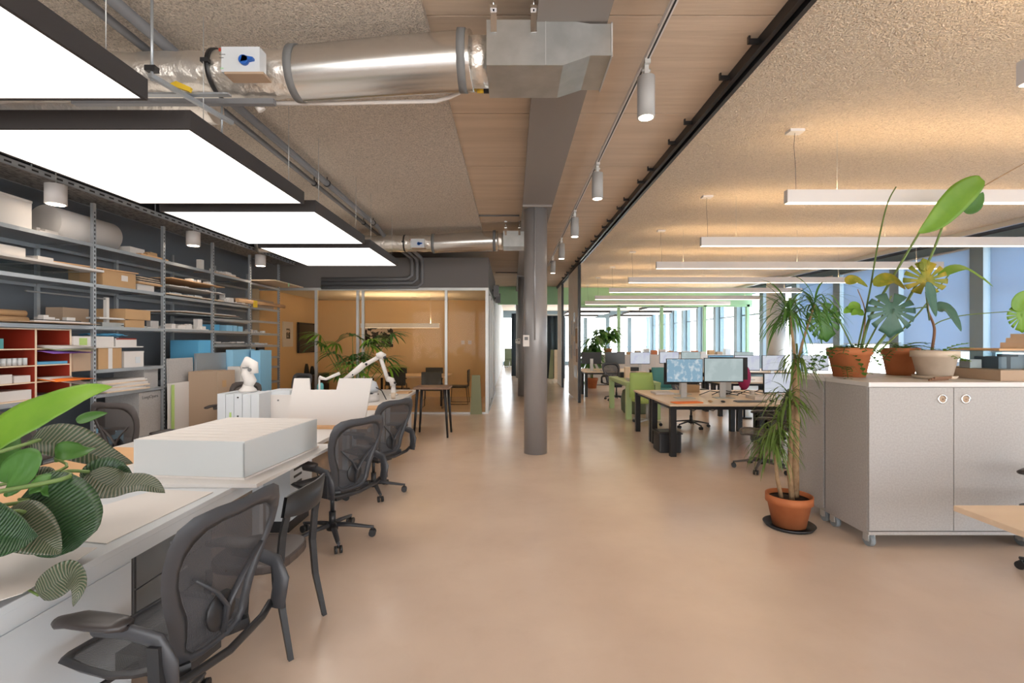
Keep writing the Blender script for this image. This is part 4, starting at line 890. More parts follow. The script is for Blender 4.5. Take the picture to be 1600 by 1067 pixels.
# pigeonhole unit
t = thing('pigeonhole_unit','dark red pigeonhole cabinet with pale plywood edges','cabinet',(-.012,0,Z1+.001))
px = [4.185,4.57,4.955,5.345]; pz = [0,.175,.345,.515,.72]
B(-5.30,-5.28,4.18,5.35,0,.735).build('back_panel', M['red'], t)
for y_ in px: B(-5.28,-4.87,y_-.007,y_+.007,0,.735).build('divider', M['red'], t); B(-4.87,-4.865,y_-.009,y_+.009,0,.735).build('edge_strip', M['wood'], t)
for i in range(3):
    for z_ in pz: B(-5.28,-4.87,px[i]+.008,px[i+1]-.008,z_-.0,z_+.012).build('shelf', M['orangeply'], t); B(-4.87,-4.866,px[i]+.01,px[i+1]-.01,z_,z_+.012).build('edge_strip', M['wood'], t)
for k,(y0,y1,z,h,m,lab) in enumerate(((4.6,4.93,.012,.10,'whitep','thick stack of papers in the bottom pigeonhole'),(4.98,5.3,.012,.03,'pipe','thin grey folder in the bottom right pigeonhole'),(4.60,4.74,.187,.09,'whitep','white block in the second pigeonhole from below'),(4.76,4.92,.187,.07,'whitep','white box in the second pigeonhole right of the block'),(4.58,4.66,.527,.10,'teal','teal boxes in the top left pigeonhole'),(4.99,5.33,.357,.03,'blue','flat blue grey folders in the third pigeonhole'))):
    o = B(-5.2,-4.90,y0,y1,z+Z1+.002,z+Z1+h).build('pigeonhole_item', M[m]); o.name = 'paper_stack'; tag(o, lab, 'papers')
for k in range(6):
    o = MB().lathe([(.022,0),(.022,.075),(.0,.075)],(-4.92,4.62+.052*k,Z1+.359),12).build('glass_jar', M['frost']); tag(o,ORD[k]+' small clear jar from the left in the pigeonhole','jar','jars in the pigeonhole')
for k,(z,m,w_,lab) in enumerate(((.527,'olivep',.0,'pale green'),(.541,'whitep',.03,'upper white'),(.555,'whitep',.01,'topmost white'),(.510,'purple',.05,'purple'),(.36,'orange',.02,'bright orange'),(.375,'whitep',.06,'drooping white'))):
    zz = Z1+z if k < 3 else Z1+(.53-.012 if m == 'purple' else z-.35+.19)
    if m == 'purple': zz = Z1+.495
    rows = [[V(-5.15,5.0,zz+(0 if k>3 else .0)),V(-5.15,5.33,zz)],[V(-4.87,5.0,zz+.004),V(-4.87,5.33,zz+.004)],[V(-4.72-w_,5.03,zz-.02),V(-4.72-w_,5.50,zz-.02-(.10 if k == 5 else 0))]]
    o = MB().grid(rows).build('folder', M[m], thick=.006); tag(o, lab+' folder sticking out of the right pigeonholes','folder')
# boxes in bay 3-4
cbx('carton','open orange carton with label strip left of the white box', M['kraft'], -5.25,-4.86,5.68,6.02,Z2,.25,0,None,'box','y')
cbx('carton','brown carton half hidden behind the upright, left of the open carton', M['kraftd'], -5.3,-4.86,5.36,5.585,Z2-.005+.0,.24)
cbx('white_box','white box with printed label on the shelf under the middle one', M['whitep'], -5.2,-4.86,6.06,6.38,Z2,.20,0,.015,'box',None,(.02,.1,.05,.13,M['coolwhite']))
o = B(-5.35,-4.84,5.36,6.35,Z2+.254,Z2+.268).build('thin_board', M['whitep']); tag(o,'thin white board lying over the cartons','board')
cbx('white_box','white box with yellow green sticker on the thin board', M['whitep'], -5.2,-4.86,5.36,5.60,Z2+.268,.12,0,None,'box',None,(-.05,.05,.02,.1,M['lime']))
cbx('white_box','long white box in the middle of the thin board', M['whitep'], -5.2,-4.86,5.64,5.90,Z2+.268,.12)
cbx('white_box','white box with dark red top band on the thin board', M['whitep'], -5.2,-4.86,5.93,6.26,Z2+.268,.10,0,None,'box',None,(-.16,.16,.085,.1,M['red']))
t = thing('plastic_bag','crumpled blue plastic wrap on top of the white boxes','wrap',(-5.0,5.92,Z2+.37)); r = random.Random(3)
rows = [[V(.12*math.sin(i),(j-5)*.04,.045+.03*r.random()-.006*abs(j-5)) if 0 < i < 5 else V((i-2.5)*.05,(j-5)*.04,.02) for j in range(11)] for i in range(6)]
rows = [[V((i-2.5)*.055,(j-5)*.04,.02+.04*r.random()) for j in range(11)] for i in range(6)]
MB().grid(rows, False).build('wrap', M['blue'], t, thick=.004)
o = MB().sphere((-4.98,6.33,Z2+.305),.05,10,6,(1,.9,.8)).build('red_lump', M['red']); tag(o,'dark red lump at the end of the thin board','object')
for k in range(9):
    r = random.Random(40+k); y0 = 5.66+.03*k*(k%2); a = r.uniform(-.12,.12)
    o = MB().box(-.26,.22,-.35,.32,0,.016, Matrix.Translation((-5.03,6.05+r.uniform(-.05,.07),Z1-.018+.001+.0165*k)) @ Matrix.Rotation(a,4,'Z')).build('paper_sheaf', M['whitep'] if k%3 else M['wood'])
    tag(o, ORD[k]+' sheaf from the bottom of the messy paper heap under the cartons','papers','messy paper heap on the low shelf')
cbx('file_box','upper grey green storage box beside the paper heap', M['press'], -5.3,-4.9,6.44,6.69,.98,.255)
t = cbx('file_box','lower pale storage box with faint grey lettering', M['press'], -5.3,-4.86,6.30,6.69,.35,.58)
def text(s_, size, loc, rot, m, parent=None, name='lettering', ext=.001):
    cu = bpy.data.curves.new(name, 'FONT'); cu.body = s_; cu.size = size; cu.extrude = ext; cu.align_x = 'CENTER'
    tmp = bpy.data.objects.new(name, cu); me = bpy.data.meshes.new_from_object(tmp); bpy.data.objects.remove(tmp); bpy.data.curves.remove(cu)
    me.materials.clear(); me.materials.append(m); o = bpy.data.objects.new(name, me); COL.objects.link(o); o.location = loc; o.rotation_euler = rot
    if parent is not None: o.parent = parent
    return o
text('LongiOpera', .06, (.223,0,.49), (PI/2,0,PI/2), M['band'], t)
cbx('box','blue grey box on the low shelf by the upright', M['blue2'], -5.2,-4.9,5.75,6.1,.35,.16)
# things leaning in front of the rack
t = thing('leaning_board','tall pale board leaning on the rack, left of the carton','board',(0,0,0)); MB().prism([(-4.75,0),(-4.79,0),(-4.83,1.36),(-4.80,1.36)], .52, axis='Y', at=0).build('board', M['press'], t)
t.location = (0,0,0)
for ch in t.children:
    ch.data.transform(Matrix.Translation((0,6.75,0)))
t = thing('leaning_board','shorter whitish board in front of the tall pale board','board',(0,0,0)); B(-4.74,-4.71,6.65,7.05,0,1.02).build('board', M['whitep'], t); B(-4.70,-4.69,6.67,6.72,0,1.0).build('green_edge', M['lime'], t)
cbx('carton','tall brown carton standing on the floor behind the facing chair', M['kraftd'], -4.72,-4.30,7.05,7.5,0,1.16, tag_=(-.1,.0,.92,1.02,M['kraft']))
o = B(-4.80,-4.76,7.3,8.05,0,1.42).build('grey_sheet', M['rack']); tag(o,'large light grey panel behind the brown carton','panel')
cbx('foam_slab','pale blue insulation slab, the wide one standing', M['blue2'], -4.78,-4.66,8.08,8.75,0,1.46, cat='slab')
cbx('foam_slab','brighter blue foam block lying on top of grey panel region', M['blue'], -5.3,-4.86,7.5,7.8,1.0,.62, cat='slab')
cbx('foam_slab','lighter narrow blue slab at right of the wide one', M['blue2'], -4.62,-4.45,8.55,8.95,0,1.44, cat='slab')
cbx('white_box','narrow white board box in front of the blue slabs', M['whitep'], -4.5,-4.3,7.65,7.8,0,1.20)
o = MB().lathe([(.05,0),(.05,.16),(.03,.2),(0,.2)],(-3.05,7.7,TZ+.001),16).build('green_bottle', M['teal']); tag(o,'teal bottle on the far desk near the brown chair','bottle')
# ------------------------------------------------------------------ rolling cabinets on the right
CT = 1.284
def caster(mb, x, y):
    mb.cyl((x-.02,y,.055),(x+.02,y,.055),.055,n=22)
def roll_cab(x0, x1, y0, y1, lab, doors=True):
    t = thing('rolling_cabinet', lab, 'cabinet', (x0,y0,0)); W, D = x1-x0, y1-y0
    B(0,W,.02,D,.13,CT-.036).build('body', M['press'], t); B(0,W,0,D,.105,.13).build('bottom_panel', M['press'], t, 'paler bottom edge'); B(-.0,W,0,D,CT-.034,CT).build('top_panel', M['white'], t)
    if doors:
        n = max(1, round(W/.655)); dw = W/n
        for k in range(n):
            d = B(dw*k+.003,dw*(k+1)-.003,.0,.018,.14,CT-.04).build('door', M['press'], t)
            kx = dw*(k+1)-.09 if k % 2 == 0 else dw*k+.09
            h = MB().lathe([(.037,0),(.037,.006),(.027,.006),(.024,.001)], n=28, caps=False)
            h.v = [Vector((kx+v.x, -v.z-.0005, 1.156+v.y)) for v in h.v]; hh = h.build('pull_ring', M['chrome'], d)
            MB().cyl((kx,-.0008,1.156),(kx,-.001,1.156),.026,n=20).sphere((kx+.008,-.002,1.156),.008,8,6).build('pull_recess', M['kraftd'], hh)
    for cx, cy in ((.045,.06),(W-.06,.06),(.045,D-.06),(W-.06,D-.06)):
        c = MB().cyl((cx-.018,cy,.05),(cx+.018,cy,.05),.05,n=24).build('caster', mat('grey_rubber', (.25,.28,.30), .5), t)
        MB().box(cx-.028,cx-.020,cy-.03,cy+.03,.045,.105).box(cx+.020,cx+.028,cy-.03,cy+.03,.045,.105).cyl((cx-.03,cy,.05),(cx+.03,cy,.05),.012,n=10).build('fork', M['alu'], c)
    return t
roll_cab(2.755, 4.065, 3.733, 4.25, 'flecked grey two door cabinet on casters, front one with chrome pulls')
roll_cab(4.075, 5.385, 3.733, 4.25, 'flecked grey cabinet on casters at the photo edge, right of the two door one')
roll_cab(2.755, 4.065, 4.262, 4.78, 'flecked grey cabinet on casters directly behind the front one', False)
roll_cab(4.075, 5.385, 4.262, 4.78, 'rear right flecked grey cabinet under the display case back', False)
def pot(name, lab, loc, R, h, m, saucer=None, soil=True):
    t = thing(name, lab, 'plant', loc)
    zs = .012 if saucer else 0
    MB().lathe([(R*.70,zs),(R*.92,zs+h*.76),(R,zs+h*.76),(R,zs+h),(R*.93,zs+h),(R*.88,zs+h*.86),(0,zs+h*.86)], n=36).build('pot', m, t)
    MB().lathe([(R*.875,zs+h*.872),(0,zs+h*.885)], n=24).build('soil', M['soil'], t)
    if saucer: MB().lathe([(0,0),(saucer*.9,0),(saucer,.028),(saucer*.96,.028),(saucer*.88,.008),(0,.008)], n=36).build('saucer', saucer_m[0], t)
    return t
saucer_m = [M['black']]
def blade(mb, base, dirv, L, W, droop, side=None, n=8, prof=None, fold=.15):
    # strap/lance leaf as a curved strip with a centre fold
    base = Vector(base); d = Vector(dirv).normalized(); p = base.copy(); up = V(0,0,1)
    rows = []
    for i in range(n+1):
        u = i/n
        w_ = (prof(u) if prof else math.sin(PI*min(1,(u*.9+.1)))**.7)*W/2
        sd = d.cross(up)
        if sd.length < 1e-3: sd = V(1,0,0)
        sd.normalize(); nn = sd.cross(d).normalized()
        rows.append([p-sd*w_+nn*w_*fold, p.copy(), p+sd*w_+nn*w_*fold])
        d = (d+V(0,0,-droop/n)).normalized(); p = p+d*(L/n)
    return mb.grid(rows)
def crown(c, n, L, seed, tilt=0, W=.016, droop=2.2, dense=1):
    r = random.Random(seed); mb = MB()
    for i in range(n):
        az = r.uniform(0, 2*PI); el = r.uniform(-.1, 1.35)
        d = V(math.cos(az)*math.cos(el), math.sin(az)*math.cos(el), math.sin(el))
        blade(mb, Vector(c)+V(0,0,r.uniform(-.06,.06)), d, L*r.uniform(.7,1.1), W*r.uniform(.8,1.2), droop*r.uniform(.5,1.2)*(1.3 if el > .8 else 1))
    return mb
t = pot('potted_dracaena', 'tall dracaena with three crowns in a terracotta pot on the floor', (2.40,4.19,0), .185, .265, M['terra'], .205)
def trunk(pts, r0, r1, name='trunk'):
    n = len(pts); return MB().tube([V(*p) for p in pts], [r0+(r1-r0)*i/(n-1) for i in range(n)], 10).build(name, M['bark'], t)
trunk([(.07,.03,.22),(.065,.02,.6),(.075,.02,1.0),(.06,0,1.42)], .033, .028)
trunk([(-.0,-.05,.22),(-.02,-.04,.5),(-.0,-.03,.80),(.02,-.02,1.02)], .022, .018)
trunk([(-.06,.0,.22),(-.1,0,.4),(-.12,0,.62)], .018, .014)
trunk([(.06,0,1.40),(.035,0,1.6),(.0,0,1.86)], .013, .010, 'branch')
trunk([(.07,0,1.40),(.12,.0,1.6),(.22,0,1.92)], .012, .009, 'branch')
trunk([(.02,-.02,1.0),(.0,-.05,1.10)], .014, .012, 'branch')
crown((0,0,1.84),74,.47,1,W=.016).build('leaf_crown', M['leafm'], t)
crown((.22,0,1.90),54,.42,2,W=.015).build('leaf_crown', M['leafm'], t)
crown((.06,-.02,1.42),44,.34,3,W=.014,droop=2.6).build('leaf_crown', M['leafo'], t)
crown((-.03,-.05,1.10),70,.33,4,W=.014,droop=2.6).build('leaf_crown', M['leafo'], t)
crown((-.16,-.02,.72),85,.34,5,W=.014,droop=2.8).build('leaf_crown', M['leafo'], t)
crown((-.12,-.05,.86),50,.32,6,W=.014,droop=2.6).build('leaf_crown', M['leafo'], t)
o = MB().lathe([(.03,0),(.03,.13),(.012,.17),(.012,.2),(0,.2)],(2.70,4.50,0),14).build('oil_bottle', mat('amber_bottle',(.45,.28,.03),.2)); tag(o,'small amber bottle on the floor behind the terracotta pot','bottle')
# leaf blades between chosen points
def leaf_pts(pts, W, m, parent, name='leaf', prof=None, tilt=V(0,0,1), fold=.25, n=18, sym=(1,1), nrm=None):
    # smooth midrib through pts (Catmull), blade spreads sideways to tilt
    pts = [Vector(p) for p in pts]; k = len(pts)-1; ps = []
    for i in range(n+1):
        u = i/n*k; j = min(int(u), k-1); f = u-j
        p0 = pts[max(j-1,0)]; p1 = pts[j]; p2 = pts[j+1]; p3 = pts[min(j+2,k)]
        ps.append(.5*((2*p1)+(p2-p0)*f+(2*p0-5*p1+4*p2-p3)*f*f+(3*p1-p0-3*p2+p3)*f**3))
    prof = prof or (lambda u: math.sin(PI*u**.75)**.8*.98+.02*(1-u))
    rows = []; uvs = []; tilt = Vector(tilt).normalized(); cols = 9
    for i, p in enumerate(ps):
        d = (ps[min(i+1,n)]-ps[max(i-1,0)]).normalized(); sd = d.cross(tilt).normalized(); nn = sd.cross(d).normalized()
        w_ = prof(i/n)*W/2; row = []
        for c in range(cols):
            s_ = (c/(cols-1)*2-1); ww = w_*(sym[0] if s_ < 0 else sym[1])
            row.append(p+sd*s_*ww+nn*(fold*abs(s_)**1.3*ww + .02*w_*math.sin(i*1.9+c)))
            uvs.append((i/n*5, s_))
        rows.append(row)
    mb = MB().grid(rows); o = mb.build(name, m, parent)
    uv = o.data.uv_layers.new(name='UVMap')
    for lp in o.data.loops: uv.data[lp.index].uv = uvs[lp.vertex_index]
    ml = o.modifiers.new('thick','SOLIDIFY'); ml.thickness = .0012
    return o
def stem_pts(pts, r, parent, m=None, name='stem'):
    pts = [Vector(p) for p in pts]; k = len(pts)-1; ps = []; n = 6*k
    for i in range(n+1):
        u = i/n*k; j = min(int(u), k-1); f = u-j
        p0 = pts[max(j-1,0)]; p1 = pts[j]; p2 = pts[j+1]; p3 = pts[min(j+2,k)]
        ps.append(.5*((2*p1)+(p2-p0)*f+(2*p0-5*p1+4*p2-p3)*f*f+(3*p1-p0-3*p2+p3)*f**3))
    return MB().tube(ps, [r*(1-.35*i/n) for i in range(n+1)], 8).build(name, m or M['stem'], parent)
def monstera_leaf(c, az, dirv, L, W, m, parent, nlobe=5, droop=.28):
    # c: leaf base, dirv: midrib direction, az: normal hint
    d = Vector(dirv).normalized(); nrm = Vector(az).normalized(); sd = d.cross(nrm).normalized(); nrm = sd.cross(d).normalized(); c = Vector(c)
    mb = MB(); NN = 180; rim = []
    for j in range(NN):
        th = -PI+2*PI*j/NN; dg = abs(math.degrees(th)); a = L*.62 if dg < 90 else L*.44
        r0 = 1/math.sqrt((math.cos(th)/a)**2+(math.sin(th)/(W/2))**2)*(1+.14*math.exp(-(th/.14)**2))
        if dg > 168: r0 *= .45
        if any(abs(dg-q) < 2.6 for q in (34,56,78,101,126)): r0 *= .38
        rim.append((th, r0))
    for_rows = []
    for s_ in (.02,.2,.38,.6,.82,1.0):
        row = []
        for th, r0 in rim:
            x = L*.36+math.cos(th)*r0*s_; y = math.sin(th)*r0*s_
            row.append(c+d*x+sd*y-nrm*(droop*((x-L*.36)**2/L*.9+y*y/W*1.3)-abs(y)*.12))
        for_rows.append(row)
    mb.grid(for_rows, True, True)
    o = mb.build('leaf', m, parent); md = o.modifiers.new('thick','SOLIDIFY'); md.thickness = .001; return o
def world(t): return t.location
def sprigs(base, n, seed, L, m, parent, loc, spread=.2, droop=.6, leaflets=7):
    r = random.Random(seed)
    for k in range(n):
        az = r.uniform(0,2*PI); d = V(math.cos(az)*spread/.2*.7, math.sin(az)*spread/.2*.7, r.uniform(.2,1)).normalized(); p = Vector(base); mb = MB(); pts = [p.copy()]; q = d.copy()
        for i in range(leaflets):
            q = (q+V(0,0,-droop/leaflets)).normalized(); p = p+q*(L/leaflets); pts.append(p.copy())
            sd = q.cross(V(0,0,1)).normalized()
            for s_ in (-1,1): blade(mb, p, (q*.5+sd*s_+V(0,0,.3)), L*.2, L*.13, .4, n=4)
        mb.tube(pts, .003, 5); mb.build('leaf_sprig', m, parent)
# pot 1: big strelitzia with monstera leaves, terracotta
A = V(3.04,4.36,CT+.001)
t = pot('potted_monstera', 'terracotta potted plant with tall stalks and huge upright green leaf', tuple(A), .175, .26, M['terra'])
def rel(p): return p-A
Ya = 4.36
def R(x, y, Y=Ya): return P(x, y, Y)-A
stem_pts([R(1345,548),R(1358,500),R(1385,450),R(1436,364)], .014, t)
stem_pts([R(1362,550),R(1400,500),R(1450,410),R(1472,355)], .014, t)
leaf_pts([R(1434,365,4.36),R(1462,345,4.33),R(1500,305,4.3),R(1534,279,4.25)], .23, M['leafl'], t, tilt=V(.1,-1,.25), fold=.12, prof=lambda u: max(.02,math.sin(PI*min(1,u**1.25*.93)))**.8)
leaf_pts([R(1505,330,4.45),R(1525,320,4.45),R(1536,300,4.45)], .12, M['leafm'], t, tilt=V(.1,-1,.1), fold=.1)
stem_pts([R(1340,545),R(1358,460),R(1372,380),R(1386,320),R(1400,292)], .008, t, M['leafo'])
stem_pts([R(1370,552),R(1430,495),R(1470,445),R(1490,420)], .008, t)
leaf_pts([R(1466,432,4.3),R(1500,418,4.3),R(1530,432,4.28),R(1552,448,4.25)], .13, M['leafl'], t, tilt=V(0,-.6,1), fold=.1)
stem_pts([R(1535,292,4.3),R(1570,272,4.25),R(1610,250,4.2)], .005, t, M['bark'])
monstera_leaf(R(1393,462,4.2), V(-.1,-1,.2), V(-.05,-.1,-1), .34, .40, M['leafb'], t)
stem_pts([R(1350,548),R(1375,500,4.25),R(1393,462,4.2)], .008, t)
monstera_leaf(R(1283,478,4.3), V(.1,-1,.2), V(.25,0,-1), .31, .36, M['leafm'], t)
stem_pts([R(1335,550),R(1310,500,4.3),R(1283,478,4.3)], .007, t)
leaf_pts([R(1322,443,4.3),R(1335,437,4.3),R(1356,448,4.3)], .10, M['leafy'], t, tilt=V(0,-.8,.6))
leaf_pts([R(1365,446,4.3),R(1390,436,4.3),R(1415,452,4.3)], .13, M['leafy'], t, tilt=V(0,-.8,.6))
stem_pts([R(1345,548),R(1352,490),R(1340,452)], .006, t, M['bark'])
for i,(x,y) in enumerate(((1338,487),(1345,480),(1350,490))): leaf_pts([R(x,y,4.3),R(x-12,y-3,4.28),R(x-20,y+2,4.26)], .07, M['leafl'], t, tilt=V(0,-1,.3))
sprigs((0,0,.24), 9, 5, .26, M['leafm'], t, None, .25, 1.6)
sprigs((-.14,-.05,.24), 6, 9, .30, M['leafm'], t, None, .2, 2.6)
sprigs((-.1,-.1,.07), 5, 12, .22, M['leafo'], t, None, .3, 1.1)
# pot 2: cream pot with branching twig and blotched leaves
saucer_m[0] = M['creampot']
A = V(3.60,4.12,CT+.001); Ya = 4.12
t = pot('potted_plant', 'cream clay pot with red brown twig and yellow split leaves', tuple(A), .165, .225, M['creampot'], .155)
stem_pts([R(1456,548),R(1460,520),R(1458,505),R(1450,485),R(1450,465)], .012, t, M['twig'])
stem_pts([R(1459,508),R(1475,500),R(1510,492),R(1586,486)], .006, t)
stem_pts([R(1448,480),R(1430,482),R(1411,490)], .006, t)
monstera_leaf(R(1447,422,4.15), V(.1,-1,.25), V(-.15,0,1), .10, .12, M['leafy'], t)
monstera_leaf(R(1446,456,4.15), V(-.2,-1,.1), V(.05,0,1), .27, .34, M['leafy'], t)
stem_pts([R(1452,500),R(1448,470,4.15),R(1446,456,4.15)], .006, t)
leaf_pts([R(1450,440,4.1),R(1452,465,4.08),R(1462,495,4.05)], .13, M['leafb'], t, tilt=V(.3,-1,.1))
leaf_pts([R(1462,482,4.1),R(1480,485,4.06),R(1502,518,4.0)], .15, M['leafb'], t, tilt=V(.2,-.8,.6))
leaf_pts([R(1586,486,4.1),R(1595,470,4.1),R(1615,455,4.1)], .16, M['leafl'], t, tilt=V(0,-1,.1))
monstera_leaf(R(1592,478,4.1), V(-.1,-1,.1), V(.25,0,-1), .22, .22, M['leafl'], t)
sprigs((.02,0,.2), 6, 15, .22, M['leafl'], t, None, .25, .8)
# pot 3
A = V(3.66,4.56,CT+.001)
t = pot('potted_plant', 'terracotta pot with small round leaves behind the cream pot', tuple(A), .15, .255, M['terra'])
sprigs((-.02,0,.23), 10, 21, .30, M['leafm'], t, None, .25, 1.0)
sprigs((.05,0,.23), 4, 22, .16, M['leafy'], t, None, .25, 1.5)
for k in range(3):
    p = P(1436+8*k, 591, 3.92); o = MB().bar((3.32+.02*k,3.85,CT+.008+.008*k),(3.56+.04*k,3.95+.02*k,CT+.009+.008*k),.013).build('twig', M['twig']); tag(o,('leftmost','middle','rightmost')[k]+' thin brown stick lying before the cream pot','stick','brown sticks before the cream pot')
# display case
t = thing('display_case', 'clear acrylic display case with dark building model on a wood base', 'display case', (3.92,3.86,CT+.001))
B(-.02,1.1,.0,.70,0,.085).build('base', M['kraftd'], t); MB().box(0,1.08,.01,.014,.085,.235).box(0,1.08,.686,.69,.085,.235).box(0,.004,.014,.686,.085,.235).box(1.076,1.08,.014,.686,.085,.235).box(0,1.08,.01,.69,.235,.239).build('acrylic_cover', M['acrylic'], t)
mm = MB(); r = random.Random(4)
for k in range(9): mm.box(.15+.1*k,.15+.1*k+r.uniform(.06,.095),.18+r.uniform(0,.05),.4,.087,.087+r.uniform(.08,.13))
mm.build('building_model', mat('slate_model', (.10,.13,.17), .5), t); mt = MB()
for k in range(16): mt.cyl((.3+.045*k,.1,.087),(.3+.045*k,.1,.11),.006,n=6)
mt.build('model_trees', M['whitep'], t); B(.02,.12,.3,.4,.087,.16).build('white_block', M['coolwhite'], t)
zt = CT+.001+.240
o = B(3.98,4.75,3.95,4.4,zt,zt+.016).build('wood_board', M['orange_ply']); tag(o,'orange wood board lying on the display case','board')
t = thing('stepped_model','stepped light wood block model on the display case','model',(4.30,4.12,zt+.017)); B(0,.42,-.12,.14,0,.05).build('lower_step', M['wood'], t); B(.05,.42,-.10,.14,.0505,.09).build('middle_step', M['wood'], t); B(.09,.36,-.06,.14,.0905,.125).build('upper_step', M['wood'], t)
# near table on the right
t = desk(2.345, 4.2, 1.0, 2.57, 'pale wood desk corner entering at the lower right edge', M['wood'], M['blackm'], .03, z=.73, legs=False)
for xx in (-.25,.75):
    MB().bar((xx,.55,.03),(xx,.55,.70),.06).build('leg', M['blackm'], t); B(xx-.03,xx+.03,-.75,.77,0,.03).build('foot', M['blackm'], t)
MB().bar((-.25,.55,.66),(.75,.55,.66),.04).box(-.86,-.8,.65,.69,.69,.70).build('frame', M['blackm'], t)
MB().tube([(-.65,.6,.70),(-.45,.65,.62),(-.25,.6,.6)], .006, 6).build('cord', M['black'], t)

# ------------------------------------------------------------------ office desks on the right
def monitor(lab, loc, rz, w_, h_, scr, zc, first=None, stand=M['alu']):
    t = thing('monitor', lab, 'monitor', loc, rz)
    B(-w_/2,w_/2,0,.025,zc-h_/2,zc+h_/2).build('case', M['black'], t); B(-w_/2+.008,w_/2-.008,-.002,0,zc-h_/2+.016,zc+h_/2-.008).build('screen', scr, t)
    s_ = B(-.045,.045,.03,.05,.008,zc-.02).build('stand', stand, t); B(-.14,.14,-.08,.10,0,.008).build('stand_foot', stand, t); B(-.03,.03,.024,.03,zc-.06,zc+.06).build('mount', M['black'], t)
    return t
DZ = .731
gd = 'light wood desks with black legs'
def dd(x0, x1, y0, lab1, lab2, depth=1.0, legm=None):
    a = desk(x0,x1,y0,y0+depth-.005,lab1,M['wood'],legm or M['blackm'],.028,gd,z=.73,inset=.06,lw=.08)
    b = desk(x0,x1,y0+depth+.005,y0+2*depth,lab2,M['wood'],legm or M['blackm'],.028,gd,z=.73,inset=.06,lw=.08)
dd(2.18,3.98,6.68,'light wood desk with black square legs nearest the walkway','light wood desk backing the one with two bright monitors')
dd(3.99,5.79,6.68,'light wood desk right of the two bright monitors','light wood desk behind the white tablet screen')
dd(5.80,7.6,6.68,'light wood desk nearest the windows, hidden by the cabinet plants','light wood desk nearest windows in the second line')
monitor('left of the two bright monitors, showing a city drawing', (2.65,7.42,DZ), 0, .56, .37, M['scr_draw'], .42)
monitor('right of the two bright monitors, nearly blank screen', (3.25,7.42,DZ), 0, .60, .37, M['scr_plain'], .43)
monitor('dark backed monitor turned away behind the bright pair', (3.55,7.95,DZ), PI-.3, .58, .36, M['scr_blue'], .43)
monitor('second dark backed monitor behind the drawing screen', (2.80,8.0,DZ), PI, .58, .36, M['scr_blue'], .34)
monitor('small white tablet screen at the desk end behind the dracaena', (4.05,7.3,DZ), .1, .52, .30, M['scr_white'], .24)
o = MB().box(-.2,.22,-.08,.08,0,.012,Matrix.Translation((2.47,6.86,DZ)) @ Matrix.Rotation(.2,4,'Z')).build('orange_folder', M['orange']); tag(o,'bright orange folder on the wood desk front edge','folder')
t = thing('keyboard','dark keyboard in front of the blank monitor','keyboard',(3.42,6.95,DZ),0); B(-.21,.21,-.07,.07,0,.014).build('body', M['band'], t); B(-.2,.2,-.06,.06,.014,.018).build('keys', M['black'], t)
for k,(x,y) in enumerate(((2.85,6.95),(3.75,6.98),(3.02,6.92))):
    o = MB().sphere((x,y,DZ+.012),.03,12,6,(1,1.5,.5)).build('computer_mouse', M['black'] if k else M['kraft']); tag(o,('brown lump between folder and keyboard','black mouse right of the keyboard','black mouse left of the keyboard')[k],'mouse')
t = thing('cable_tangle','tangle of black cables hanging under the two monitor desk','cables',(0,0,0))
for k in range(6):
    r = random.Random(60+k); x = 2.5+.3*k
    MB().tube([(x,7.6,.70),(x+.1,7.5,.60-.03*r.random()),(x+.3,7.45,.56-.05*r.random()),(x+.5,7.55,.62),(x+.55,7.6,.70)],.006,6).build('cable', M['black'], t)
t = thing('cable_tangle','black cables lying on the desk behind the monitors','cables',(0,0,0))
for k in range(6):
    r = random.Random(80+k); x = 3.0+.2*k
    MB().tube([(x,7.75,DZ+.012),(x+.15,7.7,DZ+.07+.05*r.random()),(x+.4,7.6+.1*r.random(),DZ+.05),(x+.6,7.7,DZ+.012)],.007,6).build('cable', M['black'], t)
t = thing('waste_bin','black slatted bin under the wood desk beside its leg','bin',(2.26,7.08,0)); MB().box(-.15,.17,-.16,.16,0,.30).build('body', M['black'], t, bevel=.02); B(-.16,.18,-.17,.17,.27,.29).build('rim', M['blackm'], t)
# green table, pouf, chair
t = desk(2.34,3.05,9.9,11.7,'pale green table with thick legs beyond the wood desk',M['greenl'],M['greenl'],.05,z=.76,inset=.06,lw=.11)
o = MB().lathe([(.0,0),(.28,0),(.33,.06),(.34,.3),(.30,.5),(.18,.56),(0,.57)],(2.80,10.9,0),28).build('pouf', M['olive']); tag(o,'round olive pouf under the pale green table','pouf')
for k,(x,y,w_,d_,h_,m,lab) in enumerate(((2.62,10.3,.30,.4,.06,'whitep','white paper stack on the green table'),(2.85,10.6,.3,.3,.10,'coolwhite','white box on the green table'),(2.62,11.0,.12,.12,.26,'wood','upright cream block on the green table'),(2.72,11.35,.4,.25,.12,'black','black box at the back of the green table'))):
    o = B(x-w_/2,x+w_/2,y-d_/2,y+d_/2,.761,.761+h_).build('table_item', M[m]); o.name = ('paper_stack','white_box','cream_block','black_box')[k]; tag(o, lab, 'box')
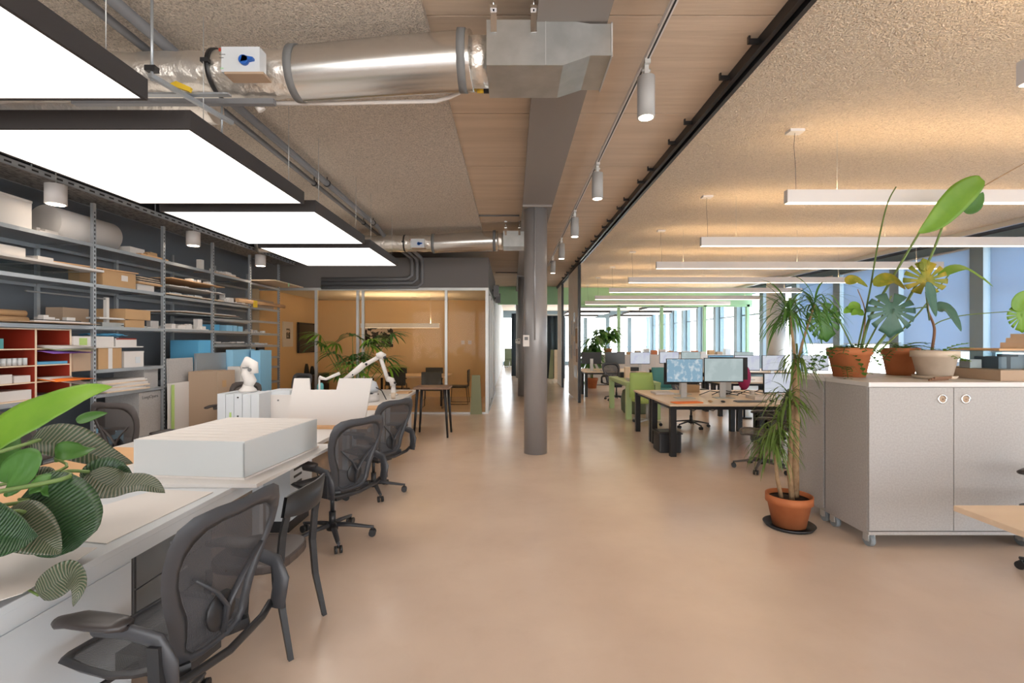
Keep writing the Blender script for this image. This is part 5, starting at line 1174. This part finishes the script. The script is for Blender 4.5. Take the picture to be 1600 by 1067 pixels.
def swivel(lab, loc, rz, mt):
    t = thing('fabric_chair', lab, 'chair', loc, rz, 'coloured fabric swivel chairs')
    MB().box(-.24,.24,-.22,.24,.42,.50).build('seat', mt, t, bevel=.03)
    rows = [[V(x*(1-.15*z_), -.22-.06*z_+.4*x*x, .50+.48*z_) for x in (-.27,-.18,-.09,0,.09,.18,.27)] for z_ in (0,.25,.5,.75,1)]
    MB().grid(rows).build('backrest', mt, t, thick=.04)
    MB().cyl((0,0,.08),(0,0,.42),.025,n=12).build('column', M['alu'], t)
    for k in range(4):
        an = PI/2*k+.5; l_ = MB().bar((0,0,.09),(.3*math.cos(an),.3*math.sin(an),.07),.04,.03).build('leg', M['alu'], t)
        MB().cyl((.3*math.cos(an),.3*math.sin(an)-.015,.03),(.3*math.cos(an),.3*math.sin(an)+.015,.03),.03,n=12).build('caster', M['black'], l_)
    return t
swivel('lime green fabric chair behind the wood desk', (2.62,9.38,0), PI+.2, M['lime'])
swivel('teal fabric chair behind the lime green chair', (3.55,11.3,0), PI-.1, M['teal'])
# rear desks
dd(2.08,3.88,13.9,'rear wood desk with black leg beside the pinboard','second rear wood desk behind the black mesh chair',.85)
dd(4.4,6.2,10.3,'wood desk in the middle of the right office','wood desk behind the middle one in the right office',.85)
dd(4.4,6.2,13.9,'rear wood desk in the middle under the far bar lamps','last wood desk in the middle of the office',.85)
dd(6.6,8.4,10.3,'wood desk by the windows behind the dracaena','wood desk by the windows, second line',.85)
dd(6.6,8.4,13.9,'rear wood desk by the round column','last wood desk by the round column',.85)
mons = [((2.35,14.3),PI,'scr_blue','blue backed monitor at the rear desk by the pinboard'),((3.05,14.3),0,'off','dark monitor at the rear desk under the potted plant'),
((3.75,12.15+2),0,'scr_white','pale monitor at the end of the rear desk line'),((4.75,11.0),0,'scr_blue','blue lit monitor in the middle office desks'),((5.35,11.0),0,'scr_white','white monitor beside the blue lit one'),
((5.95,11.0),.2,'scr_white','white monitor with small red picture near the chair'),((4.75,14.6),0,'scr_white','left pale monitor on the rear middle desk'),((5.4,14.6),0,'scr_plain','right pale monitor on the rear middle desk'),
((6.9,11.0),-.1,'scr_white','left lilac white monitor seen between dracaena trunks'),((7.6,11.0),.1,'scr_white','right lilac white monitor behind the terracotta pot'),((7.0,14.6),0,'scr_plain','grey monitor near the round column'),((6.6,7.3),0,'scr_white','white monitor right of the dracaena on the window desk')]
offm = mat('dark_screen',(.05,.055,.06),.2)
for (xy, rz, sm, lab) in mons: monitor(lab, (xy[0],xy[1],DZ), rz, .58, .35, offm if sm == 'off' else M[sm], .38)
t = thing('backpack','dark pink jacket hanging by the red picture monitor','jacket',(4.85,10.1,0)); MB().sphere((0,0,.85),.14,12,8,(1,.6,1.9)).build('cloth', mat('magenta_cloth',(.35,.02,.10),.8), t); MB().cyl((0,0,0),(0,0,.62),.02,n=8).lathe([(.15,0),(.15,.02),(0,.02)]).build('stand', M['blackm'], t); t.name = 'jacket_stand'
# low white cupboards in front of the partition with stuff on top
cl = ['left','second','third','fourth','fifth','rightmost']
c0 = None
for k in range(6):
    lab = cl[k]+' low white cupboard against the green framed glass'
    if c0 is None:
        c0 = thing('low_cupboard', lab, 'cupboard', (3.25,17.9,0), 0, 'white cupboards along the partition'); B(-.48,.48,-.2,.2,.02,1.12).build('body', M['coolwhite'], c0); B(-.47,-.005,-.21,-.2,.04,1.1).build('door', M['white'], c0); B(.005,.47,-.21,-.2,.04,1.1).build('door', M['white'], c0); B(-.45,.45,-.15,.15,0,.02).build('plinth', M['black'], c0)
    else: dup(c0, loc=(3.25+.98*k,17.9,0), label=lab)
for k in range(14):
    r = random.Random(90+k); x = 4.05+.30*k; h_ = r.uniform(.08,.22)
    o = B(x-.1,x+.1,17.78,18.0,1.121,1.121+h_).build('storage_box', M[('whitep','kraft','kraftd','coolwhite','terra')[k%5]]); tag(o,ORD[k]+' small box from the left on the far white cupboards','box','boxes on the far cupboards')
def bush(name, lab, loc, potr, h, m, n, L, W, seed, pm='terra', stems=3, spread=.12):
    t = pot(name, lab, loc, potr, h, M[pm]); r = random.Random(seed)
    for k in range(stems):
        x, y = r.uniform(-1,1)*spread, r.uniform(-1,1)*spread; hh = r.uniform(.6,1)*L
        MB().tube([(x*.3,y*.3,h*.8),(x,y,h+hh)],[.014,.008],6).build('stem', M['stem'], t); mb = MB()
        for i in range(n):
            az = r.uniform(0,2*PI); el = r.uniform(-.2,1.2); blade(mb,(x,y,h+hh*r.uniform(.5,1)),(math.cos(az),math.sin(az),math.sin(el)),L*r.uniform(.35,.6),W,1.6,n=5)
        mb.build('foliage', m, t)
    return t
bush('potted_plant','leafy green plant on the cupboard at the rear by the glass',(3.55,17.9,1.121),.16,.22,M['leafm'],30,.9,.14,31,spread=.25,stems=4)
bush('potted_palm','tall green plant with drooping leaves behind the pinboard post',(2.75,16.6,0),.2,.35,M['leafm'],26,1.5,.10,33,spread=.15,stems=5)
# hallway end: green chairs group
for k,(x,y) in enumerate(((-.15,29.5),(.5,30.3))):
    swivel('green chair at the bright far end of the walkway, '+('left','right')[k]+' one', (x,y,0), .5*k, M['olive'])
o = B(-.5,.4,31.5,31.6,0,1.15).build('low_screen', M['olive']); tag(o,'low olive green screen wall at the far end of walkway','screen')
# light boxes in the far office
f0 = None
for k in range(6):
    lab = ('nearest left','nearest right','middle left','middle right','far left','far right')[k]+' light panel beyond the green partition'
    loc = (3.6+2.9*(k%2), 20.2+3.2*(k//2), 2.95)
    if f0 is None:
        f0 = thing('ceiling_light', lab, 'lamp', loc, 0, 'light panels beyond the green partition'); MB().box(-1,1,-.75,.75,0,.1).build('frame', M['panel_frame'], f0); B(-.97,.97,-.72,.72,-.004,-.0005).build('diffuser', M['diffuser'], f0); cable(MB(),.0,0,.1,.74,.005).build('cable', M['alu'], f0)
    else: dup(f0, loc=loc, label=lab)
dd(4.2,7.8,21.5,'long desk beyond the green partition','long desk behind the one beyond the partition',.9)
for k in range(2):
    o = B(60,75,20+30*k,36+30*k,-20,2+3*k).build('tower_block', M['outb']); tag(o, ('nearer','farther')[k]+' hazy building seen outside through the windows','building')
# rhapis palm behind the far white desk
t = pot('potted_palm','fan palm with green fingers in front of the meeting room glass',(-3.05,9.35,0),.22,.36,M['pipe'])
r = random.Random(17)
for k in range(24):
    az = r.uniform(0,2*PI); rad = r.uniform(.15,.75); hh = r.uniform(.95,1.75); c = V(math.cos(az)*rad, math.sin(az)*rad*.6, hh)
    MB().tube([(c.x*.15,c.y*.15,.3),(c.x*.4,c.y*.4,hh*.6),tuple(c)],[.012,.009,.005],6).build('cane', M['stem'], t); mb = MB()
    for i in range(13):
        a = -1.5+3.0*i/12; out = V(math.cos(az+a*.9), math.sin(az+a*.9)*.8, .55*math.cos(a)+r.uniform(-.15,.25)); blade(mb, c, out, r.uniform(.34,.50), .045, 1.1, n=6)
    mb.build('fan_leaf', M['leafm'] if k % 3 else M['leafl'], t)
# ------------------------------------------------------------------ foreground plant on the near desk
A = V(-2.32,1.98,TZ+.001)
saucer_m[0] = M['black']
A = V(-2.95,1.66,TZ+.001); 
t = pot('potted_philodendron','large dark veined foliage plant on the near left desk','plant' and tuple(A),.15,.16,M['pipe'])
tag(t, cat='plant')
fp = lambda u: max(0,math.sin(PI*u**.6))**1.0
def LP(l): return [P(*q)-A for q in l]
base = V(.02,0,.15)
def S(l, r=.009): return stem_pts([base]+LP(l), r, t)
# big veined leaf A
leaf_pts(LP([(45,690,2.15),(100,695,2.2),(160,715,2.25),(208,724,2.3)]), .19, M['vein'], t, prof=fp, tilt=V(.1,-.75,.65), fold=.2, sym=(1,.7))
S([(20,700,1.95),(45,690,2.15)])
leaf_pts(LP([(138,738,2.0),(175,762,2.02),(225,757,2.05),(258,770,2.05)]), .15, M['vein'], t, prof=fp, tilt=V(0,-.5,.9), fold=.25)
leaf_pts(LP([(136,756,2.05),(160,740,2.1),(190,745,2.12),(206,762,2.15)]), .14, M['veind'], t, prof=fp, tilt=V(.1,-1,.5), fold=.2)
S([(60,757,1.85),(100,737,1.95),(140,737,2.0)], .010)
leaf_pts(LP([(30,780,1.85),(70,800,1.82),(105,835,1.78),(118,858,1.75)]), .30, M['veind'], t, prof=lambda u: math.sin(PI*min(1,u*.8+.18))**.6*(1 if u < .9 else 1-(u-.9)*6), tilt=V(.15,-.9,.6), fold=.05, sym=(1,.75))
leaf_pts(LP([(0,812,1.75),(30,820,1.72),(70,845,1.7),(95,865,1.68)]), .17, M['vein'], t, prof=fp, tilt=V(.2,-.9,.7), fold=.1)
S([(0,800,1.72),(0,812,1.75)], .009)
S([(0,790,1.8),(30,780,1.85)], .009)
leaf_pts(LP([(-40,720,2.0),(10,672,2.05),(70,640,2.1),(135,612,2.15),(176,604,2.2)]), .17, M['leafl'], t, prof=fp, tilt=V(-.2,-.9,.3), fold=.1)
S([(-60,760,1.9),(-40,720,2.0)], .010)
leaf_pts(LP([(86,712,2.1),(100,706,2.1),(130,704,2.15),(150,700,2.2)]), .09, M['leafm'], t, prof=fp, tilt=V(0,-1,.5))
S([(60,745,1.95),(86,716,2.1)], .008)
leaf_pts(LP([(55,745,1.9),(35,738,1.9),(15,738,1.9),(0,752,1.9)]), .19, M['leafm'], t, prof=fp, tilt=V(0,-1,.4), fold=.15)
leaf_pts(LP([(120,660,2.3),(145,650,2.35),(168,645,2.4)]), .06, M['leafm'], t, prof=fp, tilt=V(0,-1,.4))
leaf_pts(LP([(45,768,1.85),(70,757,1.87),(95,768,1.9),(140,770,1.95)]), .10, M['leafm'], t, prof=fp, tilt=V(0,-.6,.9))
leaf_pts(LP([(40,760,1.95),(70,752,2.0),(98,762,2.0)]), .13, M['vein'], t, prof=fp, tilt=V(0,-.9,.6))
leaf_pts(LP([(-10,745,2.0),(15,700,2.1),(25,655,2.2)]), .08, M['leafm'], t, prof=fp, tilt=V(1,-.5,.4))
leaf_pts(LP([(-60,800,1.7),(-20,830,1.65),(30,842,1.62),(60,838,1.6)]), .18, M['veind'], t, prof=fp, tilt=V(0,-.9,.6))
# leaf tip hanging between board and desk edge
leaf_pts([P(60,930,1.62)-A,P(85,912,1.62)-A,P(112,895,1.62)-A,P(124,915,1.58)-A,P(114,948,1.56)-A], .10, M['vein'], t, prof=fp, tilt=V(.3,-1,.2), fold=.2)
stem_pts([base, V(.45,.12,.06), V(.9,.15,.037), P(60,930,1.62)-A], .006, t)

# small things lying on the right desks
def item(name, lab, cat, mb, m): o = mb.build(name, m); return tag(o, lab, cat)
item('paper_stack','white paper stack right of the two bright monitors','papers',B(3.62,3.90,7.2,7.5,DZ,DZ+.05),M['whitep'])
item('paper_stack','loose white papers behind the two bright monitors, left end','papers',B(2.35,2.65,7.9,8.2,DZ,DZ+.03),M['whitep'])
item('cup','white cup on the desk between the tablet and the blank monitor','cup',MB().lathe([(.03,0),(.04,.09),(.034,.09),(.026,.01),(0,.01)],(3.78,7.62,DZ),16),M['whitep'])
item('box','small kraft box behind the monitors at the desk middle','box',B(2.95,3.2,8.25,8.45,DZ,DZ+.12),M['kraft'])
item('black_tray','black letter tray on the wood desk by the windows','tray',B(6.2,6.55,7.2,7.5,DZ,DZ+.12),M['black'])
item('paper_stack','tall white paper pile on the middle office desk','papers',B(5.7,6.0,10.5,10.8,DZ,DZ+.14),M['whitep'])
item('paper_stack','flat white papers on the middle office desk left end','papers',B(4.5,4.9,10.45,10.75,DZ,DZ+.04),M['whitep'])
item('box','cream box on the window desk beyond the dracaena','box',B(6.75,7.05,10.45,10.75,DZ,DZ+.16),M['wood'])
item('box','white box at the far end of the window desk','box',B(7.7,8.05,10.5,10.8,DZ,DZ+.18),M['whitep'])
item('black_tray','black tray on the rear desk beside the dark monitor','tray',B(3.35,3.7,14.1,14.4,DZ,DZ+.12),M['black'])
item('paper_stack','white papers at the rear desk by the blue backed monitor','papers',B(2.6,2.85,14.0,14.3,DZ,DZ+.06),M['whitep'])
item('cup','cream cup on the far white desk near the scanner arm','cup',MB().lathe([(.03,0),(.04,.09),(.034,.09),(.026,.01),(0,.01)],(-1.78,7.25,TZ),16),M['creampot'])
